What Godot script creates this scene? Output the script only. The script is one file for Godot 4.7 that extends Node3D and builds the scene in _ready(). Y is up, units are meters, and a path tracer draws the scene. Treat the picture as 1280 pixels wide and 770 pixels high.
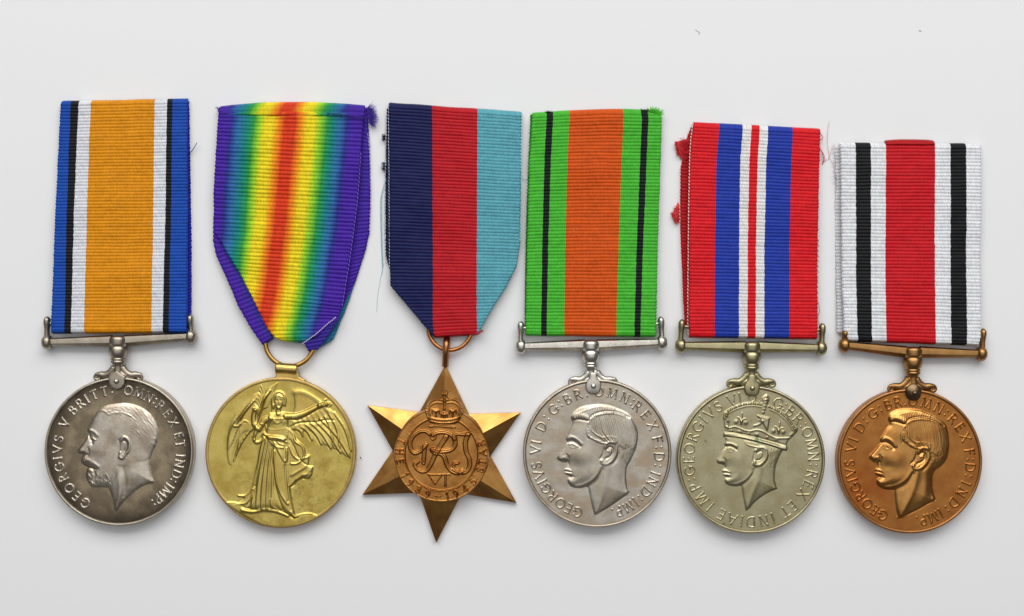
extends Node3D
# Six campaign medals with their ribbons, laid in a row on white card and seen from straight above.
# Lengths are worked out in "dots": 1 dot = 1/5250 m (a medal 36 mm wide is 188 dots across). y is up, the card is y = 0.

const S := 1.0 / 5250.0
const EYE := 1700.0          # height of the lens over the card, in dots
var rng := RandomNumberGenerator.new()
var patina := FastNoiseLite.new()
var grain := FastNoiseLite.new()
var weave_texture: ImageTexture
var pits_texture: ImageTexture
var M := {}

func _ready() -> void:
	rng.seed = 11
	set_up_camera_and_light()
	set_up_materials()
	card()
	medal_dark_silver()
	medal_gilt()
	medal_star()
	medal_bright_silver()
	medal_crowned()
	medal_bronze()
	lint()

func set_up_camera_and_light() -> void:
	var cam := Camera3D.new()
	cam.name = "camera"
	add_child(cam)
	cam.position = Vector3(0, EYE * S, 0)
	cam.rotation = Vector3(-PI / 2, 0, 0)
	cam.fov = rad_to_deg(2.0 * atan(385.0 / EYE))
	cam.near = 0.02
	cam.far = 20.0
	cam.current = true
	var e := Environment.new()
	e.background_mode = Environment.BG_COLOR
	var room := 0.11                                   # the grey of the room round the table
	e.background_color = Color(room * 1.0, room * 1.0, room * 1.02).linear_to_srgb()
	e.background_energy_multiplier = 1.0
	e.tonemap_mode = Environment.TONE_MAPPER_LINEAR
	e.tonemap_exposure = 1.17
	e.sdfgi_enabled = true
	e.ssao_enabled = true
	e.ssil_enabled = true
	var we := WorldEnvironment.new()
	we.name = "environment"
	we.environment = e
	add_child(we)
	# a wide soft lamp like a window beyond the far edge of the card, and a large dim one overhead
	softbox("window_softbox_lamp", Vector3(0.02, 0.76, -0.82), Vector3(0, 0, 0), Vector2(1.8, 0.65), 1.28, Color(1.0, 1.0, 0.995))
	softbox("overhead_softbox_lamp", Vector3(0.0, 1.5, -0.25), Vector3(0, 0, 0.0), Vector2(2.2, 1.5), 0.74, Color(1.0, 1.0, 1.0))

func softbox(called: String, at: Vector3, to: Vector3, size: Vector2, energy: float, tint: Color) -> void:
	var l := AreaLight3D.new()
	l.name = called
	l.area_size = size
	l.area_normalize_energy = true
	l.light_energy = energy
	l.light_color = tint
	l.area_range = 6.0
	l.area_attenuation = 2.0
	l.shadow_enabled = true
	add_child(l)
	l.look_at_from_position(at, to, Vector3.UP)

# ---------------------------------------------------------------- materials

func set_up_materials() -> void:
	patina.seed = 5
	patina.noise_type = FastNoiseLite.TYPE_SIMPLEX_SMOOTH
	patina.fractal_octaves = 4
	patina.frequency = 0.02
	grain.seed = 9
	grain.noise_type = FastNoiseLite.TYPE_SIMPLEX
	grain.fractal_octaves = 2
	grain.frequency = 0.35
	# threads of the cloth: 48 warp threads across, 8 ribs down
	var im := Image.create(384, 256, true, Image.FORMAT_RGB8)
	for y in 256:
		var rib := y / 32
		var v := float(y % 32) / 32.0
		for x in 384:
			var thread := x / 8
			var u := float(x % 8) / 8.0
			var hsh := fposmod(sin(float(thread) * 12.9898 + float(rib) * 78.233) * 43758.5453, 1.0)
			var slant := fposmod(u + v * 0.7 + 0.35 * float(rib % 2), 1.0)
			var k := 0.80 + 0.20 * sin(slant * PI) + 0.08 * (hsh - 0.5)
			k = clampf(k, 0.4, 1.0)
			im.set_pixel(x, y, Color(k, k, k))
	weave_texture = ImageTexture.create_from_image(im)
	# pits and hairlines of handled metal, as a height map
	var pit := Image.create(512, 512, false, Image.FORMAT_RGB8)
	var n := FastNoiseLite.new()
	n.seed = 3
	n.noise_type = FastNoiseLite.TYPE_SIMPLEX
	n.frequency = 0.11
	n.fractal_octaves = 3
	for y in 512:
		for x in 512:
			var k := 0.6 + 0.28 * n.get_noise_2d(x, y)
			pit.set_pixel(x, y, Color(k, k, k))
	for i in 90:
		var p := Vector2(rng.randf() * 512.0, rng.randf() * 512.0)
		var d := Vector2.from_angle(rng.randf() * TAU)
		var depth := rng.randf_range(0.08, 0.3)
		for k in int(rng.randf_range(15, 120)):
			var q := p + d * float(k)
			if q.x < 0 or q.y < 0 or q.x > 511 or q.y > 511:
				break
			var c := pit.get_pixel(int(q.x), int(q.y)).r - depth
			pit.set_pixel(int(q.x), int(q.y), Color(c, c, c))
	pits_texture = ImageTexture.create_from_image(pit)
	M.cloth = StandardMaterial3D.new()
	M.cloth.vertex_color_use_as_albedo = true
	M.cloth.albedo_texture = weave_texture
	M.cloth.roughness = 0.5
	M.cloth.metallic_specular = 0.27
	M.cloth.heightmap_enabled = true
	M.cloth.heightmap_texture = weave_texture
	M.cloth.heightmap_scale = 0.004
	M.thread = StandardMaterial3D.new()
	M.thread.vertex_color_use_as_albedo = true
	M.thread.roughness = 0.6

func metal(rough: float, pits: float = 1.0) -> StandardMaterial3D:
	var m := StandardMaterial3D.new()
	m.vertex_color_use_as_albedo = true
	m.metallic = 1.0
	m.roughness = rough
	m.heightmap_enabled = true
	m.heightmap_texture = pits_texture
	m.heightmap_scale = 0.003 * pits
	m.uv1_scale = Vector3(1.5, 1.5, 1)
	return m

func lin(r: float, g: float, b: float) -> Color:
	return Color(r / 255.0, g / 255.0, b / 255.0).srgb_to_linear()

# ---------------------------------------------------------------- placing

# Where a point px, py of the plan stands when it lies `high` dots over the card.
func spot(px: float, py: float, high: float) -> Vector3:
	var k := (EYE - high) / EYE * S
	return Vector3((px - 640.0) * k, high * S, (py - 385.0) * k)

# One object's own frame: plan dots (read at the height `ref`) to metres round its node.
class Frame:
	var o: Vector3
	var k: float
	var cx: float
	var cy: float
	func _init(host, px: float, py: float, ref: float) -> void:
		o = host.spot(px, py, ref)
		o.y = 0.0
		k = (host.EYE - ref) / host.EYE * host.S
		cx = px
		cy = py
	func at(px: float, py: float, high: float) -> Vector3:
		return Vector3((px - cx) * k, high / 5250.0, (py - cy) * k)

func thing(called: String, label: String, f: Frame) -> Node3D:
	var n := Node3D.new()
	n.name = called
	add_child(n, true)
	n.position = f.o
	n.set_meta("label", label)
	n.set_meta("category", "medal")
	n.set_meta("group", "medals laid out in a row on white card")
	return n

func group_node(parent: Node3D, called: String) -> Node3D:
	var n := Node3D.new()
	n.name = called
	parent.add_child(n, true)
	return n

func put(parent: Node3D, called: String, mesh: Mesh, mat: Material, label := "") -> MeshInstance3D:
	var mi := MeshInstance3D.new()
	mi.name = called
	mi.mesh = mesh
	mi.material_override = mat
	parent.add_child(mi, true)
	if label != "":
		mi.set_meta("label", label)
	return mi

# ---------------------------------------------------------------- meshes

# A mesh from rows of points; normals from the rows' own slopes.
func grid_mesh(rows: Array, cols: Array, uvs: Array, closed := false, flip := false) -> ArrayMesh:
	var nr := rows.size()
	var nc: int = rows[0].size()
	var P := PackedVector3Array()
	var C := PackedColorArray()
	var U := PackedVector2Array()
	var N := PackedVector3Array()
	for r in nr:
		P.append_array(rows[r])
		C.append_array(cols[r])
		if uvs.size():
			U.append_array(uvs[r])
	for r in nr:
		for c in nc:
			var c0 := c - 1
			var c1 := c + 1
			if closed:
				if c0 < 0: c0 = nc - 2
				if c1 > nc - 1: c1 = 1
			else:
				c0 = maxi(c0, 0)
				c1 = mini(c1, nc - 1)
			var r0 := maxi(r - 1, 0)
			var r1 := mini(r + 1, nr - 1)
			var du := P[r * nc + c1] - P[r * nc + c0]
			var dv := P[r1 * nc + c] - P[r0 * nc + c]
			var n := dv.cross(du)
			if flip:
				n = -n
			n = n.normalized() if n.length() > 1e-14 else Vector3.UP
			N.append(n)
	var I := PackedInt32Array()
	for r in nr - 1:
		for c in nc - 1:
			var a := r * nc + c
			if flip:
				I.append_array([a, a + nc + 1, a + 1, a, a + nc, a + nc + 1])
			else:
				I.append_array([a, a + 1, a + nc + 1, a, a + nc + 1, a + nc])
	return arrays(P, N, C, U, I)

func arrays(P: PackedVector3Array, N: PackedVector3Array, C: PackedColorArray, U: PackedVector2Array, I: PackedInt32Array) -> ArrayMesh:
	var arr := []
	arr.resize(Mesh.ARRAY_MAX)
	arr[Mesh.ARRAY_VERTEX] = P
	arr[Mesh.ARRAY_NORMAL] = N
	arr[Mesh.ARRAY_COLOR] = C
	if U.size() == P.size():
		arr[Mesh.ARRAY_TEX_UV] = U
	arr[Mesh.ARRAY_INDEX] = I
	var m := ArrayMesh.new()
	m.add_surface_from_arrays(Mesh.PRIMITIVE_TRIANGLES, arr)
	return m

func tone(base: Color, p: Vector3, amount := 0.18) -> Color:
	var q := p / S
	var k := 1.0 + amount * (patina.get_noise_3d(q.x * 3.0 + 40.0, q.y * 3.0, q.z * 3.0) * 1.6 + 0.4 * grain.get_noise_3d(q.x, q.y, q.z))
	return Color(base.r * k, base.g * k, base.b * k)

# Spun about the y axis at `o`; profile = [radius, height] pairs in metres from the top inside outwards and down.
func lathe(profile: PackedVector2Array, segs: int, o: Vector3, base: Color, basis := Basis(), stretch := Vector3.ONE) -> ArrayMesh:
	var rows := []
	var cols := []
	var uvs := []
	for p in profile:
		var row := PackedVector3Array()
		var col := PackedColorArray()
		var uv := PackedVector2Array()
		for s in segs + 1:
			var a := TAU * float(s % segs) / segs
			var v := o + basis * (Vector3(cos(a) * p.x, p.y, sin(a) * p.x) * stretch)
			row.append(v)
			col.append(tone(base, v))
			uv.append(Vector2(v.x + v.y, v.z) / S / 64.0)
		rows.append(row)
		cols.append(col)
		uvs.append(uv)
	return grid_mesh(rows, cols, uvs, true, true)

# A round bar along a path; radius may change along it.
func tube(path: PackedVector3Array, r0: float, r1: float, sides: int, base: Color, radii := PackedFloat32Array(), squash := 1.0, cloth := false) -> ArrayMesh:
	var rows := []
	var cols := []
	var uvs := []
	var n := path.size()
	for i in range(-1, n + 1):
		var k := clampi(i, 0, n - 1)
		var d := (path[mini(k + 1, n - 1)] - path[maxi(k - 1, 0)]).normalized()
		var side := d.cross(Vector3.UP)
		side = side.normalized() if side.length() > 0.05 else d.cross(Vector3.FORWARD).normalized()
		var up := side.cross(d).normalized()
		var r := lerpf(r0, r1, float(k) / maxf(1.0, n - 1.0))
		if radii.size() == n:
			r = radii[k]
		var shift := Vector3.ZERO
		if i < 0:
			shift = -d * r * 0.35
			r *= 0.02
		elif i >= n:
			shift = d * r * 0.35
			r *= 0.02
		var row := PackedVector3Array()
		var col := PackedColorArray()
		var uv := PackedVector2Array()
		for s in sides + 1:
			var a := TAU * float(s % sides) / sides
			var v := path[k] + shift + side * cos(a) * r + up * sin(a) * r * squash
			row.append(v)
			col.append(base if cloth else tone(base, v))
			uv.append(Vector2(v.x + v.y, v.z) / S / 64.0)
		rows.append(row)
		cols.append(col)
		uvs.append(uv)
	return grid_mesh(rows, cols, uvs, true)

# A flat plate with rounded upper edge: outline in metres (x, z), from y0 up to y1, edge rounding `bev`.
func plate(outline: PackedVector2Array, y0: float, y1: float, bev: float, base: Color, dome := 0.0) -> ArrayMesh:
	var mid := Vector2.ZERO
	for p in outline:
		mid += p
	mid /= outline.size()
	var n := outline.size()
	var area := 0.0
	for i in n:
		area += outline[i].cross(outline[(i + 1) % n])
	var ring := func(inset: float) -> PackedVector2Array:
		var out := PackedVector2Array()
		for i in n:
			var a := (outline[i] - outline[(i + n - 1) % n]).normalized()
			var b := (outline[(i + 1) % n] - outline[i]).normalized()
			var t := (a + b).normalized()
			var nn := Vector2(-t.y, t.x) * signf(area)
			out.append(outline[i] + nn * inset)
		return out
	var steps := [[0.0, y0], [0.0, y1 - bev], [bev * 0.3, y1 - bev * 0.3], [bev, y1]]
	var rows := []
	var cols := []
	var uvs := []
	var list := []
	for s in steps:
		list.append([ring.call(s[0]), s[1]])
	for k in [0.75, 0.5, 0.25, 0.0]:
		var q := PackedVector2Array()
		for p in list[3][0]:
			q.append(mid + (p - mid) * k)
		list.append([q, y1 + dome * (1.0 - k * k)])
	for l in list:
		var row := PackedVector3Array()
		var col := PackedColorArray()
		var uv := PackedVector2Array()
		for i in n + 1:
			var p: Vector2 = l[0][i % n]
			var v := Vector3(p.x, l[1], p.y)
			row.append(v)
			col.append(tone(base, v))
			uv.append(Vector2(v.x, v.z) / S / 64.0)
		rows.append(row)
		cols.append(col)
		uvs.append(uv)
	return grid_mesh(rows, cols, uvs, true, area < 0.0)

# ---------------------------------------------------------------- curves

# Pairs of numbers read on a magnified plan: origin ox, oy and `mag` times as large.
func pts(ox: float, oy: float, mag: float, a: Array) -> PackedVector2Array:
	var out := PackedVector2Array()
	for i in a.size() / 2:
		out.append(Vector2(ox + float(a[i * 2]) / mag, oy + float(a[i * 2 + 1]) / mag))
	return out

func curve(p: PackedVector2Array, closed := false, sub := 4) -> PackedVector2Array:
	var n := p.size()
	if n < 3:
		return p
	var out := PackedVector2Array()
	for i in (n if closed else n - 1):
		var a := p[(i + n - 1) % n] if closed else p[maxi(i - 1, 0)]
		var b := p[i]
		var c := p[(i + 1) % n]
		var d := p[(i + 2) % n] if closed else p[mini(i + 2, n - 1)]
		for s in sub:
			out.append(b.cubic_interpolate(c, a, d, float(s) / sub))
	if not closed:
		out.append(p[n - 1])
	return out

# ---------------------------------------------------------------- struck relief

# A height field over a patch of the plan, worked with strokes, fills and bumps, then split by label into meshes.
class Relief:
	var x0: float
	var y0: float
	var c: float
	var nx: int
	var ny: int
	var H: PackedFloat32Array
	var L: PackedInt32Array
	var bx := 0
	var by := 0
	var bw := 0
	var bh := 0
	var D: PackedFloat32Array

	func _init(ax: float, ay: float, bx_: float, by_: float, cell: float) -> void:
		x0 = ax
		y0 = ay
		c = cell
		nx = int(ceil((bx_ - ax) / cell)) + 1
		ny = int(ceil((by_ - ay) / cell)) + 1
		H.resize(nx * ny)
		L.resize(nx * ny)

	func dist(p: PackedVector2Array, closed: bool, w0: float, w1: float, reach: float) -> void:
		var lo := p[0]
		var hi := p[0]
		for q in p:
			lo = lo.min(q)
			hi = hi.max(q)
		var m := reach * maxf(w0, w1) + c
		bx = clampi(int((lo.x - m - x0) / c), 0, nx - 1)
		by = clampi(int((lo.y - m - y0) / c), 0, ny - 1)
		bw = clampi(int((hi.x + m - x0) / c) + 1, 0, nx - 1) - bx + 1
		bh = clampi(int((hi.y + m - y0) / c) + 1, 0, ny - 1) - by + 1
		D.resize(bw * bh)
		D.fill(1e9)
		var total := 0.0
		var n := p.size()
		var ns := n if closed else n - 1
		for i in ns:
			total += p[i].distance_to(p[(i + 1) % n])
		var run := 0.0
		for i in maxi(ns, 1):
			var a := p[i]
			var b := p[(i + 1) % n] if ns > 0 else a
			var ab := b - a
			var l2 := ab.length_squared()
			var ll := sqrt(l2)
			var wa := lerpf(w0, w1, run / maxf(total, 1e-6))
			var wb := lerpf(w0, w1, (run + ll) / maxf(total, 1e-6))
			run += ll
			var mm := reach * maxf(wa, wb) + c
			var i0 := clampi(int((minf(a.x, b.x) - mm - x0) / c), bx, bx + bw - 1)
			var i1 := clampi(int((maxf(a.x, b.x) + mm - x0) / c) + 1, bx, bx + bw - 1)
			var j0 := clampi(int((minf(a.y, b.y) - mm - y0) / c), by, by + bh - 1)
			var j1 := clampi(int((maxf(a.y, b.y) + mm - y0) / c) + 1, by, by + bh - 1)
			var inv := 1.0 / l2 if l2 > 1e-9 else 0.0
			for j in range(j0, j1 + 1):
				var qy := y0 + j * c - a.y
				var at := (j - by) * bw - bx
				for k in range(i0, i1 + 1):
					var qx := x0 + k * c - a.x
					var t := clampf((qx * ab.x + qy * ab.y) * inv, 0.0, 1.0)
					var ex := qx - ab.x * t
					var ey := qy - ab.y * t
					var d := sqrt(ex * ex + ey * ey) / (wa + (wb - wa) * t)
					if d < D[at + k]:
						D[at + k] = d

	# mode 0: soft ridge, 1: rounded ridge, 2: flat ridge with sloping sides; `only`: stay on that label; `label`: claim the cells
	func stroke(p: PackedVector2Array, w0: float, w1: float, h: float, mode := 0, only := -1, label := -1) -> void:
		dist(p, false, w0, w1, 1.9)
		for j in bh:
			for i in bw:
				var d := D[j * bw + i]
				if d > 1.9:
					continue
				var at := (j + by) * nx + i + bx
				if only >= 0 and L[at] != only:
					continue
				if mode == 0:
					H[at] += h * exp(-1.6 * d * d)
				elif mode == 1:
					if d < 1.0:
						H[at] += h * sqrt(1.0 - d * d)
				else:
					var t := clampf((1.3 - d) / 0.9, 0.0, 1.0)
					H[at] += h * t * t * (3.0 - 2.0 * t)
				if label >= 0 and d < 1.3:
					L[at] = label

	func fill(p: PackedVector2Array, edge: float, h: float, label := -1, only := -1, power := 1.0) -> void:
		dist(p, true, 1.0, 1.0, edge)
		var n := p.size()
		for j in bh:
			var y := y0 + (j + by) * c
			var xs := PackedFloat32Array()
			for i in n:
				var a := p[i]
				var b := p[(i + 1) % n]
				if (a.y <= y) != (b.y <= y):
					xs.append(a.x + (y - a.y) / (b.y - a.y) * (b.x - a.x))
			xs.sort()
			for s in xs.size() / 2:
				var i0 := maxi(int(ceil((xs[s * 2] - x0) / c)), bx)
				var i1 := mini(int(floor((xs[s * 2 + 1] - x0) / c)), bx + bw - 1)
				for i in range(i0, i1 + 1):
					var at := (j + by) * nx + i
					if only >= 0 and L[at] != only:
						continue
					var t := 1.0 - clampf(D[j * bw + i - bx] / edge, 0.0, 1.0)
					H[at] += h * pow(maxf(0.0, 1.0 - t * t), 0.5 * power)
					if label >= 0:
						L[at] = label

	func bump(cx: float, cy: float, rx: float, ry: float, deg: float, h: float, only := -1) -> void:
		var m := 2.2 * maxf(rx, ry)
		var co := cos(deg_to_rad(deg))
		var si := sin(deg_to_rad(deg))
		for j in range(maxi(0, int((cy - m - y0) / c)), mini(ny - 1, int((cy + m - y0) / c)) + 1):
			for i in range(maxi(0, int((cx - m - x0) / c)), mini(nx - 1, int((cx + m - x0) / c)) + 1):
				var at := j * nx + i
				if only >= 0 and L[at] != only:
					continue
				var dx := x0 + i * c - cx
				var dy := y0 + j * c - cy
				var u := (dx * co + dy * si) / rx
				var v := (-dx * si + dy * co) / ry
				var q := u * u + v * v
				if q < 5.0:
					H[at] += h * exp(-1.3 * q)

	func scale_label(l: int, k: float) -> void:
		for i in H.size():
			if L[i] == l:
				H[i] *= k

	func soften(times: int) -> void:
		for t in times:
			var G := H.duplicate()
			for j in range(1, ny - 1):
				var r := j * nx
				for i in range(1, nx - 1):
					var at := r + i
					H[at] = G[at] * 0.4 + 0.15 * (G[at - 1] + G[at + 1] + G[at - nx] + G[at + nx])

	# label -> ArrayMesh. With rad > 0 the patch is cut to a disc of that radius round (mx, my); cells labelled `none` are left out.
	func meshes(host, f, base_h: float, paint: Callable, rad := 0.0, mx := 0.0, my := 0.0, none := -99) -> Dictionary:
		var P := PackedVector3Array()
		var N := PackedVector3Array()
		var C := PackedColorArray()
		var U := PackedVector2Array()
		P.resize(nx * ny)
		N.resize(nx * ny)
		C.resize(nx * ny)
		U.resize(nx * ny)
		var ok := PackedByteArray()
		ok.resize(nx * ny)
		for j in ny:
			for i in nx:
				var at := j * nx + i
				var px := x0 + i * c
				var py := y0 + j * c
				if rad > 0.0:
					var dx := px - mx
					var dy := py - my
					var r := sqrt(dx * dx + dy * dy)
					if r > rad + c * 1.6:
						continue
					if r > rad:
						px = mx + dx * rad / r
						py = my + dy * rad / r
				ok[at] = 1
				P[at] = f.at(px, py, base_h + H[at])
				var il := maxi(i - 1, 0)
				var ir := mini(i + 1, nx - 1)
				var ju := maxi(j - 1, 0)
				var jd := mini(j + 1, ny - 1)
				var gx := (H[j * nx + ir] - H[j * nx + il]) / ((ir - il) * c)
				var gy := (H[jd * nx + i] - H[ju * nx + i]) / ((jd - ju) * c)
				N[at] = Vector3(-gx, 1.0, -gy).normalized()
				C[at] = paint.call(px, py, L[at])
				U[at] = Vector2(px, py) / 64.0
		var lists := {}
		for j in ny - 1:
			for i in nx - 1:
				var a := j * nx + i
				if not (ok[a] and ok[a + 1] and ok[a + nx] and ok[a + nx + 1]):
					continue
				var l := maxi(maxi(L[a], L[a + 1]), maxi(L[a + nx], L[a + nx + 1]))
				if l == none:
					continue
				if not lists.has(l):
					lists[l] = []
				lists[l].append(a)
		var out := {}
		var remap := PackedInt32Array()
		remap.resize(nx * ny)
		for l in lists:
			remap.fill(-1)
			var p := PackedVector3Array()
			var n := PackedVector3Array()
			var col := PackedColorArray()
			var u := PackedVector2Array()
			var idx := PackedInt32Array()
			for a in lists[l]:
				for q in [a, a + 1, a + nx + 1, a, a + nx + 1, a + nx]:
					if remap[q] < 0:
						remap[q] = p.size()
						p.append(P[q])
						n.append(N[q])
						col.append(C[q])
						u.append(U[q])
					idx.append(remap[q])
			out[l] = host.arrays(p, n, col, u, idx)
		return out

# ---------------------------------------------------------------- lettering

# Roman capitals as strokes: width, then [weight, x, y, x, y, ...] with y up; more than two points make a curve.
const GLYPH := {
	"A": [0.86, [0.7, 0.0, 0.0, 0.43, 1.0], [1.0, 0.43, 1.0, 0.86, 0.0], [0.6, 0.17, 0.36, 0.69, 0.36]],
	"B": [0.62, [1.0, 0.1, 0.0, 0.1, 1.0], [0.8, 0.1, 1.0, 0.4, 1.0, 0.55, 0.87, 0.52, 0.64, 0.35, 0.53, 0.1, 0.53], [0.9, 0.1, 0.53, 0.4, 0.53, 0.62, 0.4, 0.6, 0.14, 0.42, 0.0, 0.1, 0.0]],
	"D": [0.82, [1.0, 0.1, 0.0, 0.1, 1.0], [0.9, 0.1, 1.0, 0.4, 1.0, 0.72, 0.85, 0.83, 0.5, 0.72, 0.15, 0.4, 0.0, 0.1, 0.0]],
	"E": [0.58, [1.0, 0.1, 0.0, 0.1, 1.0], [0.7, 0.1, 1.0, 0.55, 1.0], [0.7, 0.1, 0.52, 0.48, 0.52], [0.7, 0.1, 0.0, 0.58, 0.0]],
	"F": [0.55, [1.0, 0.1, 0.0, 0.1, 1.0], [0.7, 0.1, 1.0, 0.55, 1.0], [0.7, 0.1, 0.52, 0.48, 0.52]],
	"G": [0.88, [0.9, 0.8, 0.84, 0.62, 0.98, 0.42, 1.0, 0.15, 0.84, 0.02, 0.5, 0.15, 0.16, 0.42, 0.0, 0.66, 0.03, 0.82, 0.14], [1.0, 0.82, 0.12, 0.82, 0.42], [0.6, 0.62, 0.42, 0.95, 0.42]],
	"H": [0.8, [1.0, 0.1, 0.0, 0.1, 1.0], [1.0, 0.7, 0.0, 0.7, 1.0], [0.7, 0.1, 0.52, 0.7, 0.52]],
	"I": [0.24, [1.0, 0.12, 0.0, 0.12, 1.0]],
	"M": [1.0, [0.7, 0.06, 0.0, 0.14, 1.0], [1.0, 0.14, 1.0, 0.5, 0.06], [0.7, 0.5, 0.06, 0.86, 1.0], [1.0, 0.86, 1.0, 0.94, 0.0]],
	"N": [0.84, [0.7, 0.1, 0.0, 0.1, 1.0], [1.0, 0.1, 1.0, 0.74, 0.0], [0.7, 0.74, 0.0, 0.74, 1.0]],
	"O": [0.94, [0.9, 0.47, 1.0, 0.15, 0.86, 0.02, 0.5, 0.15, 0.14, 0.47, 0.0, 0.79, 0.14, 0.92, 0.5, 0.79, 0.86, 0.47, 1.0]],
	"P": [0.58, [1.0, 0.1, 0.0, 0.1, 1.0], [0.85, 0.1, 1.0, 0.4, 1.0, 0.58, 0.85, 0.55, 0.58, 0.38, 0.45, 0.1, 0.45]],
	"R": [0.68, [1.0, 0.1, 0.0, 0.1, 1.0], [0.85, 0.1, 1.0, 0.4, 1.0, 0.57, 0.86, 0.54, 0.62, 0.36, 0.5, 0.1, 0.5], [1.0, 0.34, 0.5, 0.7, 0.0]],
	"S": [0.56, [0.9, 0.5, 0.86, 0.38, 0.98, 0.2, 0.97, 0.06, 0.82, 0.1, 0.63, 0.3, 0.52, 0.5, 0.38, 0.52, 0.17, 0.36, 0.02, 0.16, 0.02, 0.04, 0.16]],
	"T": [0.7, [1.0, 0.35, 0.0, 0.35, 1.0], [0.7, 0.0, 1.0, 0.7, 1.0]],
	"V": [0.82, [1.0, 0.0, 1.0, 0.41, 0.0], [0.7, 0.41, 0.0, 0.82, 1.0]],
	"X": [0.78, [1.0, 0.05, 1.0, 0.73, 0.0], [0.7, 0.05, 0.0, 0.73, 1.0]],
	"1": [0.34, [1.0, 0.2, 0.0, 0.2, 1.0], [0.7, 0.2, 1.0, 0.02, 0.8]],
	"3": [0.6, [0.9, 0.05, 0.85, 0.25, 1.0, 0.5, 0.92, 0.5, 0.66, 0.25, 0.55], [0.9, 0.25, 0.55, 0.55, 0.42, 0.55, 0.12, 0.28, 0.0, 0.03, 0.14]],
	"4": [0.66, [1.0, 0.46, 0.0, 0.46, 1.0], [0.7, 0.46, 1.0, 0.02, 0.32], [0.7, 0.02, 0.32, 0.66, 0.32]],
	"5": [0.6, [0.7, 0.12, 1.0, 0.52, 1.0], [0.8, 0.12, 1.0, 0.1, 0.56], [0.9, 0.1, 0.56, 0.35, 0.62, 0.55, 0.42, 0.5, 0.12, 0.26, 0.0, 0.04, 0.1]],
	"9": [0.6, [0.9, 0.53, 0.72, 0.4, 0.98, 0.14, 0.92, 0.06, 0.66, 0.24, 0.47, 0.48, 0.56, 0.53, 0.72], [0.9, 0.53, 0.72, 0.48, 0.3, 0.25, 0.0]],
	":": [0.16, [1.15, 0.08, 0.2, 0.08, 0.22], [1.15, 0.08, 0.78, 0.08, 0.8]],
	".": [0.16, [1.15, 0.08, 0.06, 0.08, 0.08]],
	"'": [0.16, [1.15, 0.08, 0.5, 0.08, 0.52]],
	"-": [0.6, [0.9, 0.0, 0.5, 0.6, 0.5]],
}

# One raised character on a ring: clock angle, ring radius, cap height; `inward` turns its head to the centre.
func strike(rel: Relief, ch: String, cx: float, cy: float, deg: float, r: float, high: float, w: float, h: float, label: int, inward := false) -> void:
	var g: Array = GLYPH[ch]
	var a := deg_to_rad(deg)
	var out := Vector2(sin(a), -cos(a))
	var along := Vector2(cos(a), sin(a))
	if inward:
		out = -out
		along = -along
	var mid := Vector2(cx, cy) + Vector2(sin(a), -cos(a)) * r
	var half: float = g[0] * 0.5
	for s in range(1, g.size()):
		var st: Array = g[s]
		var p := PackedVector2Array()
		for i in (st.size() - 1) / 2:
			p.append(mid + (along * (float(st[1 + i * 2]) - half) + out * (float(st[2 + i * 2]) - 0.5)) * high)
		var lw: float = w * maxf(0.8, float(st[0]))
		if p.size() > 2:
			p = curve(p, false, 3)
		rel.stroke(p, lw, lw, h, 2, -1, label)
		if p.size() == 2 and ch in "AFHIMNPRTVX1":
			for e in 2:
				var y: float = st[2 + e * 2]
				if y == 0.0 or y == 1.0:
					if ch == "T" and y == 1.0 or ch == "R" and s == 3:
						continue
					rel.stroke(PackedVector2Array([p[e] - along * high * 0.11, p[e] + along * high * 0.11]), w * 0.5, w * 0.5, h * 0.55, 2, -1, label)

# words: [text, clock angle of its first character, of its last]; every character gets a label from 10 up.
func inscribe(rel: Relief, words: Array, cx: float, cy: float, r: float, high: float, w: float, h: float, inward := false) -> int:
	var label := 10
	for wd in words:
		var text: String = wd[0]
		var at := PackedFloat32Array()
		var x := 0.0
		for i in text.length():
			var gw: float = GLYPH[text[i]][0] + 0.34
			if i > 0:
				x += gw * 0.5
			at.append(x)
			x += gw * 0.5
		var total := at[at.size() - 1]
		for i in text.length():
			var d: float = wd[1] if total <= 0.0 else lerpf(wd[1], wd[2], at[i] / total)
			strike(rel, text[i], cx, cy, d, r, high, w, h, label, inward)
			label += 1
	return label

# ---------------------------------------------------------------- ribbons

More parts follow.
